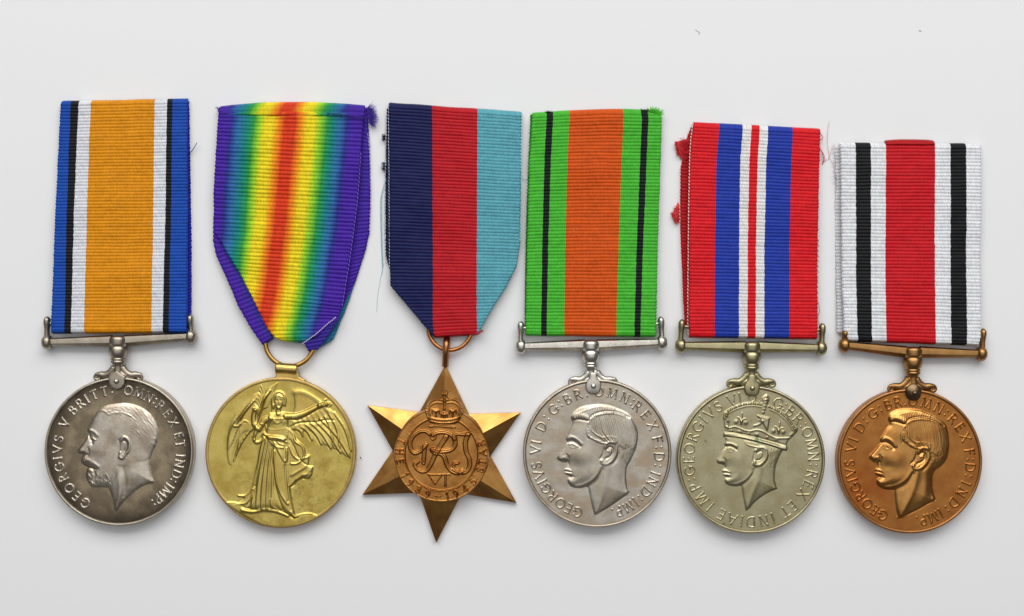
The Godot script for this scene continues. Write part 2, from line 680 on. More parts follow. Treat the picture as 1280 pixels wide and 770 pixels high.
# A woven strip. rows: [y left, y right, x left, x right, u left, u right, height]; u runs across the cloth.
# stripes: [colour, u0 top, u1 top, u0 bottom, u1 bottom, second colour or null, label]. Each stripe is a mesh of its own.
func strip(parent: Node3D, f: Frame, rows: Array, stripes: Array, pitch: float, seed_no: int, round_top := 5.0, round_bottom := 4.0, wave := 1.2, called := "stripe", rib_high := 0.8, bow := 0.0) -> void:
	var n := rows.size()
	var mean := PackedFloat32Array()
	for r in rows:
		mean.append((r[0] + r[1]) * 0.5)
	var ya := mean[0]
	var yb := mean[n - 1]
	var ribs := int(round((yb - ya) / pitch))
	var per := 6
	var total := ribs * per
	var samples := []
	for s in total + 1:
		var m := lerpf(ya, yb, float(s) / total)
		var k := 0
		while k < n - 2 and mean[k + 1] < m:
			k += 1
		var t := clampf((m - mean[k]) / maxf(mean[k + 1] - mean[k], 1e-5), 0.0, 1.0)
		var q := PackedFloat32Array()
		for i in 7:
			q.append(lerpf(rows[k][i], rows[k + 1][i], t))
		samples.append(q)
	for st_i in stripes.size():
		var st: Array = stripes[st_i]
		var widest := 0.0
		for s in total + 1:
			var q: PackedFloat32Array = samples[s]
			var v := float(s) / total
			var a := clampf(lerpf(st[1], st[3], v), q[4], q[5])
			var b := clampf(lerpf(st[2], st[4], v), q[4], q[5])
			widest = maxf(widest, (b - a) / maxf(q[5] - q[4], 1e-4) * (q[3] - q[2]))
		if widest < 0.6:
			continue
		var nc := clampi(int(widest / 2.0), 4, 44)
		var out := []
		var cols := []
		var uvs := []
		for s in total + 1:
			var q: PackedFloat32Array = samples[s]
			var v := float(s) / total
			var rib := s / per
			var ph := float(s % per) / per
			var prof := 1.0 - pow(absf(2.0 * ph - 1.0), 2.2)
			var rib_k := 0.9 + 0.22 * fposmod(sin(float(rib) * 17.3 + seed_no * 5.9) * 937.1, 1.0)
			var jag := (fposmod(sin(float(rib) * 91.7 + seed_no * 13.1 + st_i * 7.7) * 4375.85, 1.0) - 0.5) * 0.5
			var jag2 := (fposmod(sin(float(rib) * 91.7 + seed_no * 13.1 + (st_i + 1) * 7.7) * 4375.85, 1.0) - 0.5) * 0.5
			var ua := clampf(lerpf(st[1], st[3], v), q[4], q[5])
			var ub := clampf(lerpf(st[2], st[4], v), q[4], q[5])
			var span := maxf(q[5] - q[4], 1e-4)
			var row := PackedVector3Array()
			var col := PackedColorArray()
			var uv := PackedVector2Array()
			for i in nc + 1:
				var t := float(i) / nc
				var outer_l := ua <= q[4] + 0.004
				var outer_r := ub >= q[5] - 0.004
				if outer_l and outer_r: t = smoothstep(0.0, 1.0, t)
				elif outer_l: t = pow(t, 1.8)
				elif outer_r: t = 1.0 - pow(1.0 - t, 1.8)
				var u := lerpf(ua, ub, t)
				var w := (u - q[4]) / span
				var x := lerpf(q[2], q[3], w)
				var y := lerpf(q[0], q[1], w)
				if not outer_l: x += jag * (1.0 - t)
				if not outer_r: x += jag2 * t
				var dl := (w) * (q[3] - q[2])
				var dr := (1.0 - w) * (q[3] - q[2])
				var de := minf(dl, dr)
				var side := 1.0 if dl < dr else -1.0
				x += side * exp(-de / 2.0) * ((1.0 - prof) * 0.7 + jag * 1.2)
				y -= bow * 4.0 * w * (1.0 - w) * (1.0 - v)
				y += 0.55 * patina.get_noise_2d(x * 0.9 + seed_no * 100.0, y * 0.9)
				var high := q[6] + rib_high * prof * rib_k + wave * patina.get_noise_2d(x * 0.5 + seed_no * 57.0, y * 0.5) * 2.0
				high -= 2.6 * exp(-de / 0.7)
				var top_d := (y - ya)
				if round_top > 0.0 and v * (yb - ya) < round_top:
					var z := 1.0 - v * (yb - ya) / round_top
					high -= (q[6] - 1.5) * z * z * 0.85
				var bot_d := (1.0 - v) * (yb - ya)
				if round_bottom > 0.0 and bot_d < round_bottom:
					var z := 1.0 - bot_d / round_bottom
					high -= (q[6] - 3.0) * z * z * 0.7
				row.append(f.at(x, y, maxf(high, 0.35)))
				var base: Color = st[0]
				if st[5] != null:
					var full := (u - lerpf(st[1], st[3], v)) / maxf(lerpf(st[2], st[4], v) - lerpf(st[1], st[3], v), 1e-4)
					base = base.lerp(st[5], clampf(full, 0.0, 1.0))
				var kk := 1.06 + 0.12 * patina.get_noise_2d(x * 2.0, y * 5.0 + seed_no * 31.0) + 0.05 * sin(float(rib) * 2.3 + x * 0.02)
				col.append(Color(base.r * kk, base.g * kk, base.b * kk))
				uv.append(Vector2(x / 92.0, (float(rib) + ph) / 8.0))
			out.append(row)
			cols.append(col)
			uvs.append(uv)
		put(parent, called, grid_mesh(out, cols, uvs), M.cloth, st[6] if st.size() > 6 else "")

# A loose thread lying along plan points.
func loose_thread(parent: Node3D, f: Frame, p: PackedVector2Array, high0: float, high1: float, r: float, color: Color, called := "loose_thread", label := "") -> void:
	var q := curve(p, false, 5)
	var path := PackedVector3Array()
	for i in q.size():
		path.append(f.at(q[i].x, q[i].y, lerpf(high0, high1, float(i) / (q.size() - 1))))
	put(parent, called, tube(path, r * S, r * S * 0.8, 5, color, PackedFloat32Array(), 1.0, true), M.thread, label)

# Small stitches of thread along an edge, each a short bead, in one piece.
func edge_stitches(parent: Node3D, f: Frame, p: PackedVector2Array, high: float, pitch: float, r: float, swing: float, color: Color, label: String) -> void:
	var q := curve(p, false, 40)
	var len := 0.0
	for i in q.size() - 1:
		len += q[i].distance_to(q[i + 1])
	var count := int(len / pitch)
	var P := PackedVector3Array()
	var N := PackedVector3Array()
	var C := PackedColorArray()
	var I := PackedInt32Array()
	var seg := 0
	var run := 0.0
	for k in count:
		var want := (float(k) + 0.5) * pitch
		while seg < q.size() - 2 and run + q[seg].distance_to(q[seg + 1]) < want:
			run += q[seg].distance_to(q[seg + 1])
			seg += 1
		var d := (q[seg + 1] - q[seg]).normalized()
		var side := Vector2(-d.y, d.x)
		var at := q[seg] + d * (want - run) + side * rng.randf_range(-0.2, 0.2)
		var a := at - d * pitch * 0.42 + side * swing
		var b := at + d * pitch * 0.42 - side * swing
		var path := PackedVector3Array()
		for i in 5:
			var t := i / 4.0
			var m := a.lerp(b, t)
			path.append(f.at(m.x, m.y, high + 0.5 * sin(t * PI)))
		var am := tube(path, r * S, r * S, 5, color, PackedFloat32Array([r * S * 0.5, r * S, r * S * 1.1, r * S, r * S * 0.5]), 1.0, true).surface_get_arrays(0)
		var base := P.size()
		P.append_array(am[Mesh.ARRAY_VERTEX])
		N.append_array(am[Mesh.ARRAY_NORMAL])
		C.append_array(am[Mesh.ARRAY_COLOR])
		for i in am[Mesh.ARRAY_INDEX]:
			I.append(base + i)
	put(parent, "edge_stitching", arrays(P, N, C, PackedVector2Array(), I), M.thread, label)

# A frayed tuft: many fine fibres from along a line, in one piece.
func fray(parent: Node3D, f: Frame, a: Vector2, b: Vector2, dir: Vector2, length: float, spread: float, count: int, high: float, r: float, color: Color, label := "") -> void:
	var P := PackedVector3Array()
	var N := PackedVector3Array()
	var C := PackedColorArray()
	var I := PackedInt32Array()
	for k in count:
		var s := a.lerp(b, rng.randf())
		var d := dir.rotated(rng.randf_range(-spread, spread)).normalized()
		var l := length * rng.randf_range(0.35, 1.0)
		var bend := Vector2(-d.y, d.x) * rng.randf_range(-0.5, 0.5) * l
		var h1 := high + rng.randf_range(-2.0, 5.0)
		var path := PackedVector3Array()
		for i in 6:
			var t := i / 5.0
			var m := s + d * l * t + bend * t * t
			path.append(f.at(m.x, m.y, maxf(0.4, lerpf(high, h1, t))))
		var shade := rng.randf_range(0.75, 1.2)
		var am := tube(path, r * S, r * S * 0.6, 4, Color(color.r * shade, color.g * shade, color.b * shade), PackedFloat32Array(), 1.0, true).surface_get_arrays(0)
		var base := P.size()
		P.append_array(am[Mesh.ARRAY_VERTEX])
		N.append_array(am[Mesh.ARRAY_NORMAL])
		C.append_array(am[Mesh.ARRAY_COLOR])
		for i in am[Mesh.ARRAY_INDEX]:
			I.append(base + i)
	put(parent, "frayed_end", arrays(P, N, C, PackedVector2Array(), I), M.thread, label)

# ---------------------------------------------------------------- the straight bar and claw

# A six-sided bar between plan points a and b, half-width ra..rm..rb at its ends and middle, axis height hc.
func facet_bar(f: Frame, a: Vector2, b: Vector2, ra: float, rb: float, hc: float, base: Color) -> ArrayMesh:
	var P := PackedVector3Array()
	var N := PackedVector3Array()
	var C := PackedColorArray()
	var U := PackedVector2Array()
	var I := PackedInt32Array()
	var sec := [[-1.0, 0.15], [-0.72, 0.85], [0.3, 0.95], [0.95, 0.3], [0.7, -0.8], [-0.7, -0.8]]
	var steps := 24
	var d := (b - a).normalized()
	var side := Vector2(-d.y, d.x)
	if side.y < 0.0:
		side = -side
	for k in 6:
		var e0: Array = sec[k]
		var e1: Array = sec[(k + 1) % 6]
		var first := P.size()
		for s in steps + 1:
			var t := float(s) / steps
			var m := a.lerp(b, t)
			var r := lerpf(ra, rb, t)
			var q0 := m + side * float(e0[0]) * r
			var q1 := m + side * float(e1[0]) * r
			var v0 := f.at(q0.x, q0.y, hc + float(e0[1]) * r)
			var v1 := f.at(q1.x, q1.y, hc + float(e1[1]) * r)
			var dir := f.at(b.x, b.y, 0) - f.at(a.x, a.y, 0)
			var n := (v1 - v0).cross(dir).normalized()
			var mid := f.at(m.x, m.y, hc)
			if n.dot((v0 + v1) * 0.5 - mid) < 0.0:
				n = -n
			for v in [v0, v1]:
				P.append(v)
				N.append((n + ((v as Vector3) - mid).normalized() * 0.12).normalized())
				C.append(tone(base, v))
				U.append(Vector2(v.x, v.z + v.y) / S / 64.0)
		var fwd := (P[first + 2] - P[first]).cross(P[first + 1] - P[first]).dot(N[first]) > 0.0
		for s in steps:
			var q := first + s * 2
			if fwd:
				I.append_array([q, q + 1, q + 3, q, q + 3, q + 2])
			else:
				I.append_array([q, q + 3, q + 1, q, q + 2, q + 3])
	return arrays(P, N, C, U, I)

func flat_pts(f: Frame, p: PackedVector2Array) -> PackedVector2Array:
	var out := PackedVector2Array()
	for q in p:
		var v := f.at(q.x, q.y, 0)
		out.append(Vector2(v.x, v.z))
	return out

# Straight suspension: bar with two ball ends and ears, the rod the ribbon goes round, barrel, claw with scrolls and pin.
func suspension(parent: Node3D, f: Frame, lb: Vector2, rb: Vector2, lear: Vector2, rear: Vector2, knob: Vector2, pin: Vector2, base: Color, mat: Material, style: int, pin_tone: Color) -> void:
	var hc := 9.6
	var sc := S
	var bar := group_node(parent, "suspension_bar")
	put(bar, "arm", facet_bar(f, lb + Vector2(4, 0), knob + Vector2(-8, 6.8), 5.1, 7.6, hc, base), mat)
	put(bar, "arm", facet_bar(f, rb - Vector2(4, 0), knob + Vector2(8, 6.8), 5.1, 7.6, hc, base), mat)
	var dome := PackedVector2Array()
	for p in [[0.2, 5.8], [3.2, 5.4], [5.6, 4.2], [7.2, 2.2], [7.9, -0.4], [7.8, -2.6], [7.0, -4.0], [6.4, -4.4], [6.2, -5.0], [4.0, -5.2], [0.2, -5.2]]:
		dome.append(Vector2(p[0] * sc * 1.2, p[1] * sc * 1.12))
	put(bar, "ball_end", lathe(dome, 28, f.at(lb.x, lb.y, hc), base, Basis(Vector3(0, 0, 1), PI / 2)), mat)
	put(bar, "ball_end", lathe(dome, 28, f.at(rb.x, rb.y, hc), base, Basis(Vector3(0, 0, 1), -PI / 2)), mat)
	for e in [[lb, lear], [rb, rear]]:
		var a: Vector2 = e[0]
		var b: Vector2 = e[1]
		var path := PackedVector3Array()
		var rad := PackedFloat32Array()
		for q in [[0.0, 3.8], [0.3, 3.5], [0.45, 3.3], [0.6, 3.7], [0.72, 4.3], [0.84, 4.4], [0.93, 3.7], [1.0, 2.0]]:
			var m := a.lerp(b, q[0])
			path.append(f.at(m.x, m.y, lerpf(hc, 12.0, q[0])))
			rad.append(float(q[1]) * sc)
		put(bar, "ear", tube(path, 3 * sc, 3 * sc, 12, base, rad, 1.25), mat)
	var ra := lb.lerp(lear, 0.74)
	var rbb := rb.lerp(rear, 0.74)
	put(bar, "ribbon_rod", tube(PackedVector3Array([f.at(ra.x - 2, ra.y, 11.5), f.at(rbb.x + 2, rbb.y, 11.5)]), 2.0 * sc, 2.0 * sc, 10, base), mat)
	# barrel: spun round the vertical of the plan
	var prof := PackedVector2Array()
	for p in [[0.2, 0.0], [6.0, 0.2], [8.6, 0.9], [10.3, 2.6], [10.9, 5.5], [10.9, 10.0], [10.4, 12.5], [9.4, 13.6], [9.3, 14.6], [10.4, 15.6], [11.0, 18.5], [11.0, 22.0], [10.2, 25.5], [8.6, 28.2], [8.2, 29.2], [9.1, 29.9], [9.2, 31.0], [8.3, 31.8], [8.2, 32.6], [9.0, 33.2], [9.1, 34.4], [8.4, 35.4], [7.0, 37.0], [6.2, 41.0], [6.4, 48.0]]:
		prof.append(Vector2(p[0] * sc * 1.06, -p[1] * sc))
	var turn := Basis(Vector3(1, 0, 0), -PI / 2)
	put(parent, "barrel", lathe(prof, 36, f.at(knob.x, knob.y, hc + 0.8), base, turn, Vector3(1, 0.96, 1)), mat)
	var claw := group_node(parent, "claw")
	var x := pin.x
	var y := pin.y
	var body := curve(PackedVector2Array([Vector2(x - 5, y - 20), Vector2(x + 5, y - 20), Vector2(x + 8.5, y - 13), Vector2(x + 15, y - 8), Vector2(x + 13, y - 2), Vector2(x, y + 3), Vector2(x - 13, y - 2), Vector2(x - 15, y - 8), Vector2(x - 8.5, y - 13)]), true, 4)
	put(claw, "claw_body", plate(flat_pts(f, body), 2.0 * sc, 15.0 * sc, 2.5 * sc, base, 1.5 * sc), mat)
	for sgn in [-1.0, 1.0]:
		var path := PackedVector3Array()
		var rad := PackedFloat32Array()
		var line := curve(PackedVector2Array([Vector2(x + sgn * 5, y - 17), Vector2(x + sgn * 10, y - 10.5), Vector2(x + sgn * 16, y - 7.2), Vector2(x + sgn * 22, y - 7.6), Vector2(x + sgn * 27.5, y - 7.2), Vector2(x + sgn * 29.5, y - 3.8), Vector2(x + sgn * 27, y - 1.2), Vector2(x + sgn * 24.3, y - 2.6), Vector2(x + sgn * 25.2, y - 4.8)]), false, 5)
		for i in line.size():
			var t := float(i) / (line.size() - 1)
			path.append(f.at(line[i].x, line[i].y, 12.5 - 2.0 * t))
			rad.append((4.3 if t < 0.3 else lerpf(4.3, 2.1, smoothstep(0.3, 0.6, t))) * sc)
		put(claw, "scroll", tube(path, 3 * sc, 2 * sc, 12, base, rad, 0.9), mat)
		put(claw, "scroll_web", plate(flat_pts(f, curve(PackedVector2Array([Vector2(x + sgn * 8, y - 7), Vector2(x + sgn * 17, y - 6.5), Vector2(x + sgn * 24, y - 6), Vector2(x + sgn * 28, y - 3.5), Vector2(x + sgn * 23.5, y - 0.8), Vector2(x + sgn * 12, y - 3)]), true, 3)), 5.0 * sc, 9.5 * sc, 1.0 * sc, base, 0.5 * sc), mat)
	var shield: PackedVector2Array
	if style == 0:
		for q in [[-10.8, -5.5, 0.0, -13.0], [0.0, -13.0, 10.8, -5.5], [10.8, -5.5, 10.0, 4.0], [10.0, 4.0, 5.5, 9.8], [5.5, 9.8, 0.0, 12.0], [0.0, 12.0, -5.5, 9.8], [-5.5, 9.8, -10.0, 4.0], [-10.0, 4.0, -10.8, -5.5]]:
			for i in 4:
				shield.append(Vector2(x + lerpf(q[0], q[2], i / 4.0), y + lerpf(q[1], q[3], i / 4.0)))
	elif style == 1:
		shield = curve(PackedVector2Array([Vector2(x - 9.5, y - 3), Vector2(x - 6, y - 9), Vector2(x - 3.2, y - 16), Vector2(x + 3.2, y - 16), Vector2(x + 6, y - 9), Vector2(x + 9.5, y - 3), Vector2(x + 9.3, y + 4), Vector2(x + 6, y + 9.5), Vector2(x, y + 11), Vector2(x - 6, y + 9.5), Vector2(x - 9.3, y + 4)]), true, 3)
	else:
		shield = curve(PackedVector2Array([Vector2(x - 9.8, y - 4), Vector2(x - 4, y - 10.5), Vector2(x + 4, y - 10.5), Vector2(x + 9.8, y - 4), Vector2(x + 9, y + 4), Vector2(x + 5.5, y + 9), Vector2(x, y + 10.5), Vector2(x - 5.5, y + 9), Vector2(x - 9, y + 4)]), true, 3)
	put(claw, "shield", plate(flat_pts(f, shield), 12.0 * sc, 19.5 * sc, 1.6 * sc, pin_tone if style == 2 else base, (3.5 if style == 2 else (0.2 if style == 0 else 1.0)) * sc), mat, "dull grey brown claw shield" if style == 2 else "")
	var rv := PackedVector2Array()
	for p in [[0.1, 2.4], [1.6, 2.1], [2.8, 1.2], [3.3, 0.0], [3.4, -1.6]]:
		rv.append(Vector2(p[0] * sc, p[1] * sc))
	put(claw, "rivet", lathe(rv, 20, f.at(x, y + 0.5, 20.8 if style != 2 else 23.0), pin_tone, Basis(), Vector3(1, 1, 1)), mat)

# ---------------------------------------------------------------- the struck disc

# rim, edge and back of a round medal: spun profile in dots
func rim_mesh(f: Frame, cx: float, cy: float, r: float, h0: float, base: Color, bead := 2.0) -> ArrayMesh:
	var prof := PackedVector2Array()
	for p in [[-4.6, -0.5], [-3.9, 0.25], [-3.2, bead * 0.85], [-2.3, bead], [-1.2, bead * 0.92], [-0.4, bead * 0.5], [0.0, -0.4], [0.05, -2.0], [0.05, 2.0 - h0], [-0.6, 0.8 - h0], [-2.0, 0.3 - h0], [-r + 1.0, 0.3 - h0]]:
		prof.append(Vector2((r + p[0]) * f.k, (h0 + p[1]) * S))
	var o := f.at(cx, cy, 0)
	return lathe(prof, 220, o, base)

func emit_relief(parent: Node3D, f: Frame, rel: Relief, h0: float, paint: Callable, rad: float, cx: float, cy: float, mat: Material, figure: String, figure_label: String, figure_mat: Material) -> void:
	var ms := rel.meshes(self, f, h0, paint, rad, cx, cy)
	put(parent, "disc", ms[0], mat)
	for l in [1, 2, 3]:
		if ms.has(l):
			put(parent, [figure, "crown", "ground_line"][l - 1], ms[l], figure_mat, figure_label if l == 1 else "")
	var words := group_node(parent, "inscription")
	for l in ms:
		if l >= 10:
			put(words, "letter", ms[l], mat)
	if words.get_child_count() == 0:
		parent.remove_child(words)
		words.free()

# Colour of old metal: two tones mixed by slow noise, a little grain.
func old_metal(a: Color, b: Color, px: float, py: float, seed_no: float, sharp := 1.6, fine := 0.07) -> Color:
	var t := clampf(0.5 + sharp * patina.get_noise_2d(px * 1.6 + seed_no * 211.0, py * 1.6), 0.0, 1.0)
	var k := 1.0 + fine * grain.get_noise_2d(px + seed_no * 77.0, py) + 0.08 * patina.get_noise_2d(px * 9.0, py * 9.0 + seed_no)
	var c := a.lerp(b, t)
	return Color(c.r * k, c.g * k, c.b * k)

# ---------------------------------------------------------------- the card

func card() -> void:
	var st := StandardMaterial3D.new()
	var im := Image.create(512, 512, false, Image.FORMAT_RGB8)
	var n := FastNoiseLite.new()
	n.seed = 21
	n.noise_type = FastNoiseLite.TYPE_SIMPLEX
	n.frequency = 0.06
	n.fractal_octaves = 4
	for y in 512:
		for x in 512:
			var k := 0.5 + 0.4 * n.get_noise_2d(x, y)
			im.set_pixel(x, y, Color(k, k, k))
	st.albedo_color = Color(0.80, 0.80, 0.805).linear_to_srgb()
	st.roughness = 0.75
	st.metallic_specular = 0.35
	st.heightmap_enabled = true
	st.heightmap_texture = ImageTexture.create_from_image(im)
	st.heightmap_scale = 0.0008
	st.uv1_scale = Vector3(30, 30, 1)
	var m := BoxMesh.new()
	m.size = Vector3(0.9, 0.004, 0.7)
	var mi := MeshInstance3D.new()
	mi.name = "white_card"
	mi.mesh = m
	mi.material_override = st
	mi.position = Vector3(0, -0.002, 0)
	add_child(mi)
	mi.set_meta("kind", "structure")

# ---------------------------------------------------------------- medal 1: dark silver, bearded profile

func medal_dark_silver() -> void:
	var cx := 148.5
	var cy := 564.5
	var r := 93.3
	var h0 := 15.0
	var f := Frame.new(self, cx, cy, 16.0)
	var t := thing("war_medal", "tarnished dark silver round medal with bearded profile, on blue, black, white and orange ribbon", f)
	var rel := Relief.new(cx - r, cy - r, cx + r, cy + r, 0.62)
	var ox := 50.0
	var oy := 490.0
	var head := curve(pts(ox, oy, 5, [300, 232, 304, 258, 296, 285, 268, 325, 238, 362, 240, 380, 262, 388, 271, 398, 258, 425, 264, 448, 288, 465, 296, 485, 287, 508, 292, 545, 315, 586, 345, 592, 398, 592, 430, 600, 445, 640, 462, 690, 470, 746, 500, 712, 540, 665, 600, 612, 660, 578, 711, 565, 700, 530, 690, 470, 690, 420, 706, 370, 732, 310, 737, 240, 716, 180, 680, 130, 620, 90, 540, 70, 460, 76, 400, 90, 355, 128, 322, 180]), true, 3)
	rel.fill(head, 3.6, 1.0, 1, -1, 2.0)
	rel.fill(head, 26.0, 5.4, -1, 1, 1.5)
	var F := func(a: Array, w0: float, w1: float, h: float, mode := 0): rel.stroke(curve(pts(ox, oy, 5, a)), w0, w1, h, mode, 1)
	# skull and cheek masses
	rel.bump(ox + 110, oy + 50, 18, 16, 0, 0.9, 1)
	rel.bump(ox + 78, oy + 72, 9, 11, 10, 0.9, 1)
	rel.bump(ox + 92, oy + 112, 15, 11, -20, 0.8, 1)
	F.call([300, 238, 322, 240, 345, 252, 362, 268], 2.2, 2.6, 1.2)
	F.call([306, 270, 322, 300, 326, 318], 2.4, 2.6, -1.9)
	F.call([318, 282, 334, 288, 350, 300], 1.3, 1.0, 0.9)
	F.call([316, 300, 334, 306, 350, 306], 1.2, 0.9, -0.6)
	F.call([300, 278, 276, 322, 256, 358], 3.2, 3.8, 1.1)
	F.call([255, 375, 276, 368, 296, 380], 2.8, 2.4, 0.8)
	F.call([302, 352, 306, 376, 298, 392], 1.6, 1.6, -1.2)
	F.call([252, 384, 268, 386], 1.2, 1.0, -0.8)
	# moustache and beard
	F.call([272, 412, 300, 424, 340, 446, 372, 464], 4.4, 2.6, 1.0)
	for k in 7:
		F.call([270 + k * 13, 404 + k * 6, 274 + k * 15, 424 + k * 6, 286 + k * 16, 450 + k * 5], 0.8, 0.5, 0.5)
	F.call([290, 468, 318, 474, 350, 482], 1.8, 1.4, -1.2)
	F.call([298, 490, 316, 492, 332, 496], 2.2, 1.6, 0.8)
	F.call([330, 480, 346, 510, 342, 545], 2.0, 1.6, -0.9)
	var g := RandomNumberGenerator.new()
	g.seed = 4
	for k in 46:
		var bx := g.randf_range(300, 440)
		var by := g.randf_range(505, 585)
		F.call([bx, by, bx + g.randf_range(-4, 10), by + 9, bx + g.randf_range(-6, 14), by + 18], 0.8, 0.5, g.randf_range(0.3, 0.75))
	F.call([436, 590, 448, 560, 470, 520, 492, 470], 3.0, 4.0, -1.0)
	# ear
	F.call([512, 300, 528, 280, 552, 292, 564, 325, 558, 362, 540, 386, 520, 412, 502, 404, 505, 378], 2.0, 2.0, 1.9)
	F.call([528, 304, 543, 312, 545, 340, 532, 366], 1.5, 1.5, -1.2)
	F.call([520, 392, 512, 402], 2.0, 2.2, 1.0)
	F.call([498, 300, 500, 340, 494, 390], 2.2, 2.2, -0.9)
	# neck
	F.call([488, 480, 500, 560, 500, 640, 480, 720], 5.0, 2.0, 0.9)
	F.call([560, 420, 570, 500, 560, 600], 6.0, 5.0, 0.9)
	F.call([520, 470, 536, 560, 524, 650], 3.4, 3.0, -0.7)
	# hair
	F.call([352, 132, 372, 118, 404, 118, 436, 140, 470, 130, 520, 128, 572, 148], 1.9, 1.6, 0.6)
	for k in 230:
		var hx := g.randf_range(375, 730)
		var hy := g.randf_range(85, 400)
		var tt := (hx - 375.0) / 355.0
		if hy > 150.0 + 40.0 * tt and hx < 560.0: continue
		if hy > 230.0 + 260.0 * (tt - 0.5): continue
		if Vector2((hx - 545.0) / 195.0, (hy - 245.0) / 178.0).length() > 0.97: continue
		var sl := lerpf(-0.2, 1.3, tt) + g.randf_range(-0.2, 0.2)
		var dl := g.randf_range(8.0, 15.0)
		F.call([hx, hy, hx + dl, hy + dl * sl, hx + dl * 1.7, hy + dl * 2.0 * sl], 0.65, 0.45, g.randf_range(0.2, 0.5))
	F.call([690, 420, 660, 430, 620, 440], 3.0, 3.0, -0.4)
	rel.scale_label(1, 0.62)
	rel.soften(1)
	inscribe(rel, [["GEORGIVS", 212.9, 281.7], ["V", 297.5, 297.5], ["BRITT:", 311.5, 353.5], ["OMN:", 368.7, 395.5], ["REX", 402.2, 422.2], ["ET", 435.0, 443.0], ["IND:", 454.0, 478.5], ["IMP:", 484.0, 506.0]], cx, cy, 77.2, 10.8, 0.85, 1.05)
	var field_a := lin(76, 66, 56)
	var field_b := lin(168, 152, 126)
	var head_a := lin(206, 196, 180)
	var head_b := lin(174, 160, 142)
	var letter := lin(214, 204, 190)
	var paint := func(px: float, py: float, l: int) -> Color:
		if l == 1: return old_metal(head_a, head_b, px, py, 1.0, 1.3, 0.12)
		if l >= 10: return old_metal(letter, head_a, px, py, 1.0, 1.0)
		var e := clampf((Vector2(px, py).distance_to(Vector2(cx, cy)) / r - 0.66) / 0.28, 0.0, 1.0)
		return old_metal(field_b.lerp(field_a, 0.1 + 0.8 * e), field_b.lerp(field_a, 0.5 + 0.5 * e), px, py, 2.0, 1.7, 0.12)
	var mf := metal(0.36)
	var mp := metal(0.34)
	emit_relief(t, f, rel, h0, paint, r - 4.3, cx, cy, mf, "portrait", "paler rubbed silver portrait", mp)
	put(t, "rim", rim_mesh(f, cx, cy, r, h0, lin(182, 172, 155)), mf)
	suspension(t, f, Vector2(56.5, 428), Vector2(238.5, 421), Vector2(57.5, 396), Vector2(236.5, 393.5), Vector2(146.6, 419.5), Vector2(146.6, 476), lin(165, 155, 140), metal(0.32), 0, lin(190, 182, 168))
	var rb := group_node(t, "ribbon")
	var blue := lin(24, 74, 168)
	var black := lin(24, 24, 30)
	var white := lin(218, 220, 226)
	var orange := lin(220, 142, 14)
	var stripes := [[blue, -1, 0.083, -1, 0.103, null, "blue edge stripe"], [black, 0.083, 0.144, 0.103, 0.15, null, "black stripe"], [white, 0.144, 0.24, 0.15, 0.246, null, "white stripe"], [orange, 0.24, 0.745, 0.246, 0.737, null, "orange middle stripe"], [white, 0.745, 0.842, 0.737, 0.82, null, "white stripe"], [black, 0.842, 0.884, 0.82, 0.864, null, "black stripe"], [blue, 0.884, 2, 0.864, 2, null, "blue edge stripe"]]
	strip(rb, f, [[124.0, 121.0, 73.3, 232.6, 0, 1, 9.0], [200, 198, 69.0, 233.0, 0, 1, 10.0], [300, 299, 65.5, 233.6, 0, 1, 11], [400, 399, 63.0, 233.8, 0, 1, 15], [417.5, 416.5, 62.8, 234.0, 0, 1, 15]], stripes, 4.05, 1)
	strip(rb, f, [[126.0, 124.0, 80.0, 233.0, 0, 1, 1.2], [300, 299, 72.0, 236.0, 0, 1, 1.4], [412, 411, 70.0, 236.6, 0, 1, 6.0]], [[lin(38, 40, 160), -1, 2, -1, 2, null, ""]], 4.05, 2, 0.0, 0.0, 0.3, "back_layer")
	loose_thread(rb, f, pts(0, 0, 1, [233.5, 190, 238, 186, 244, 177]), 2.5, 6.0, 0.55, lin(40, 60, 130))

# ---------------------------------------------------------------- medal 4 and 6 share the sculptor's bare head

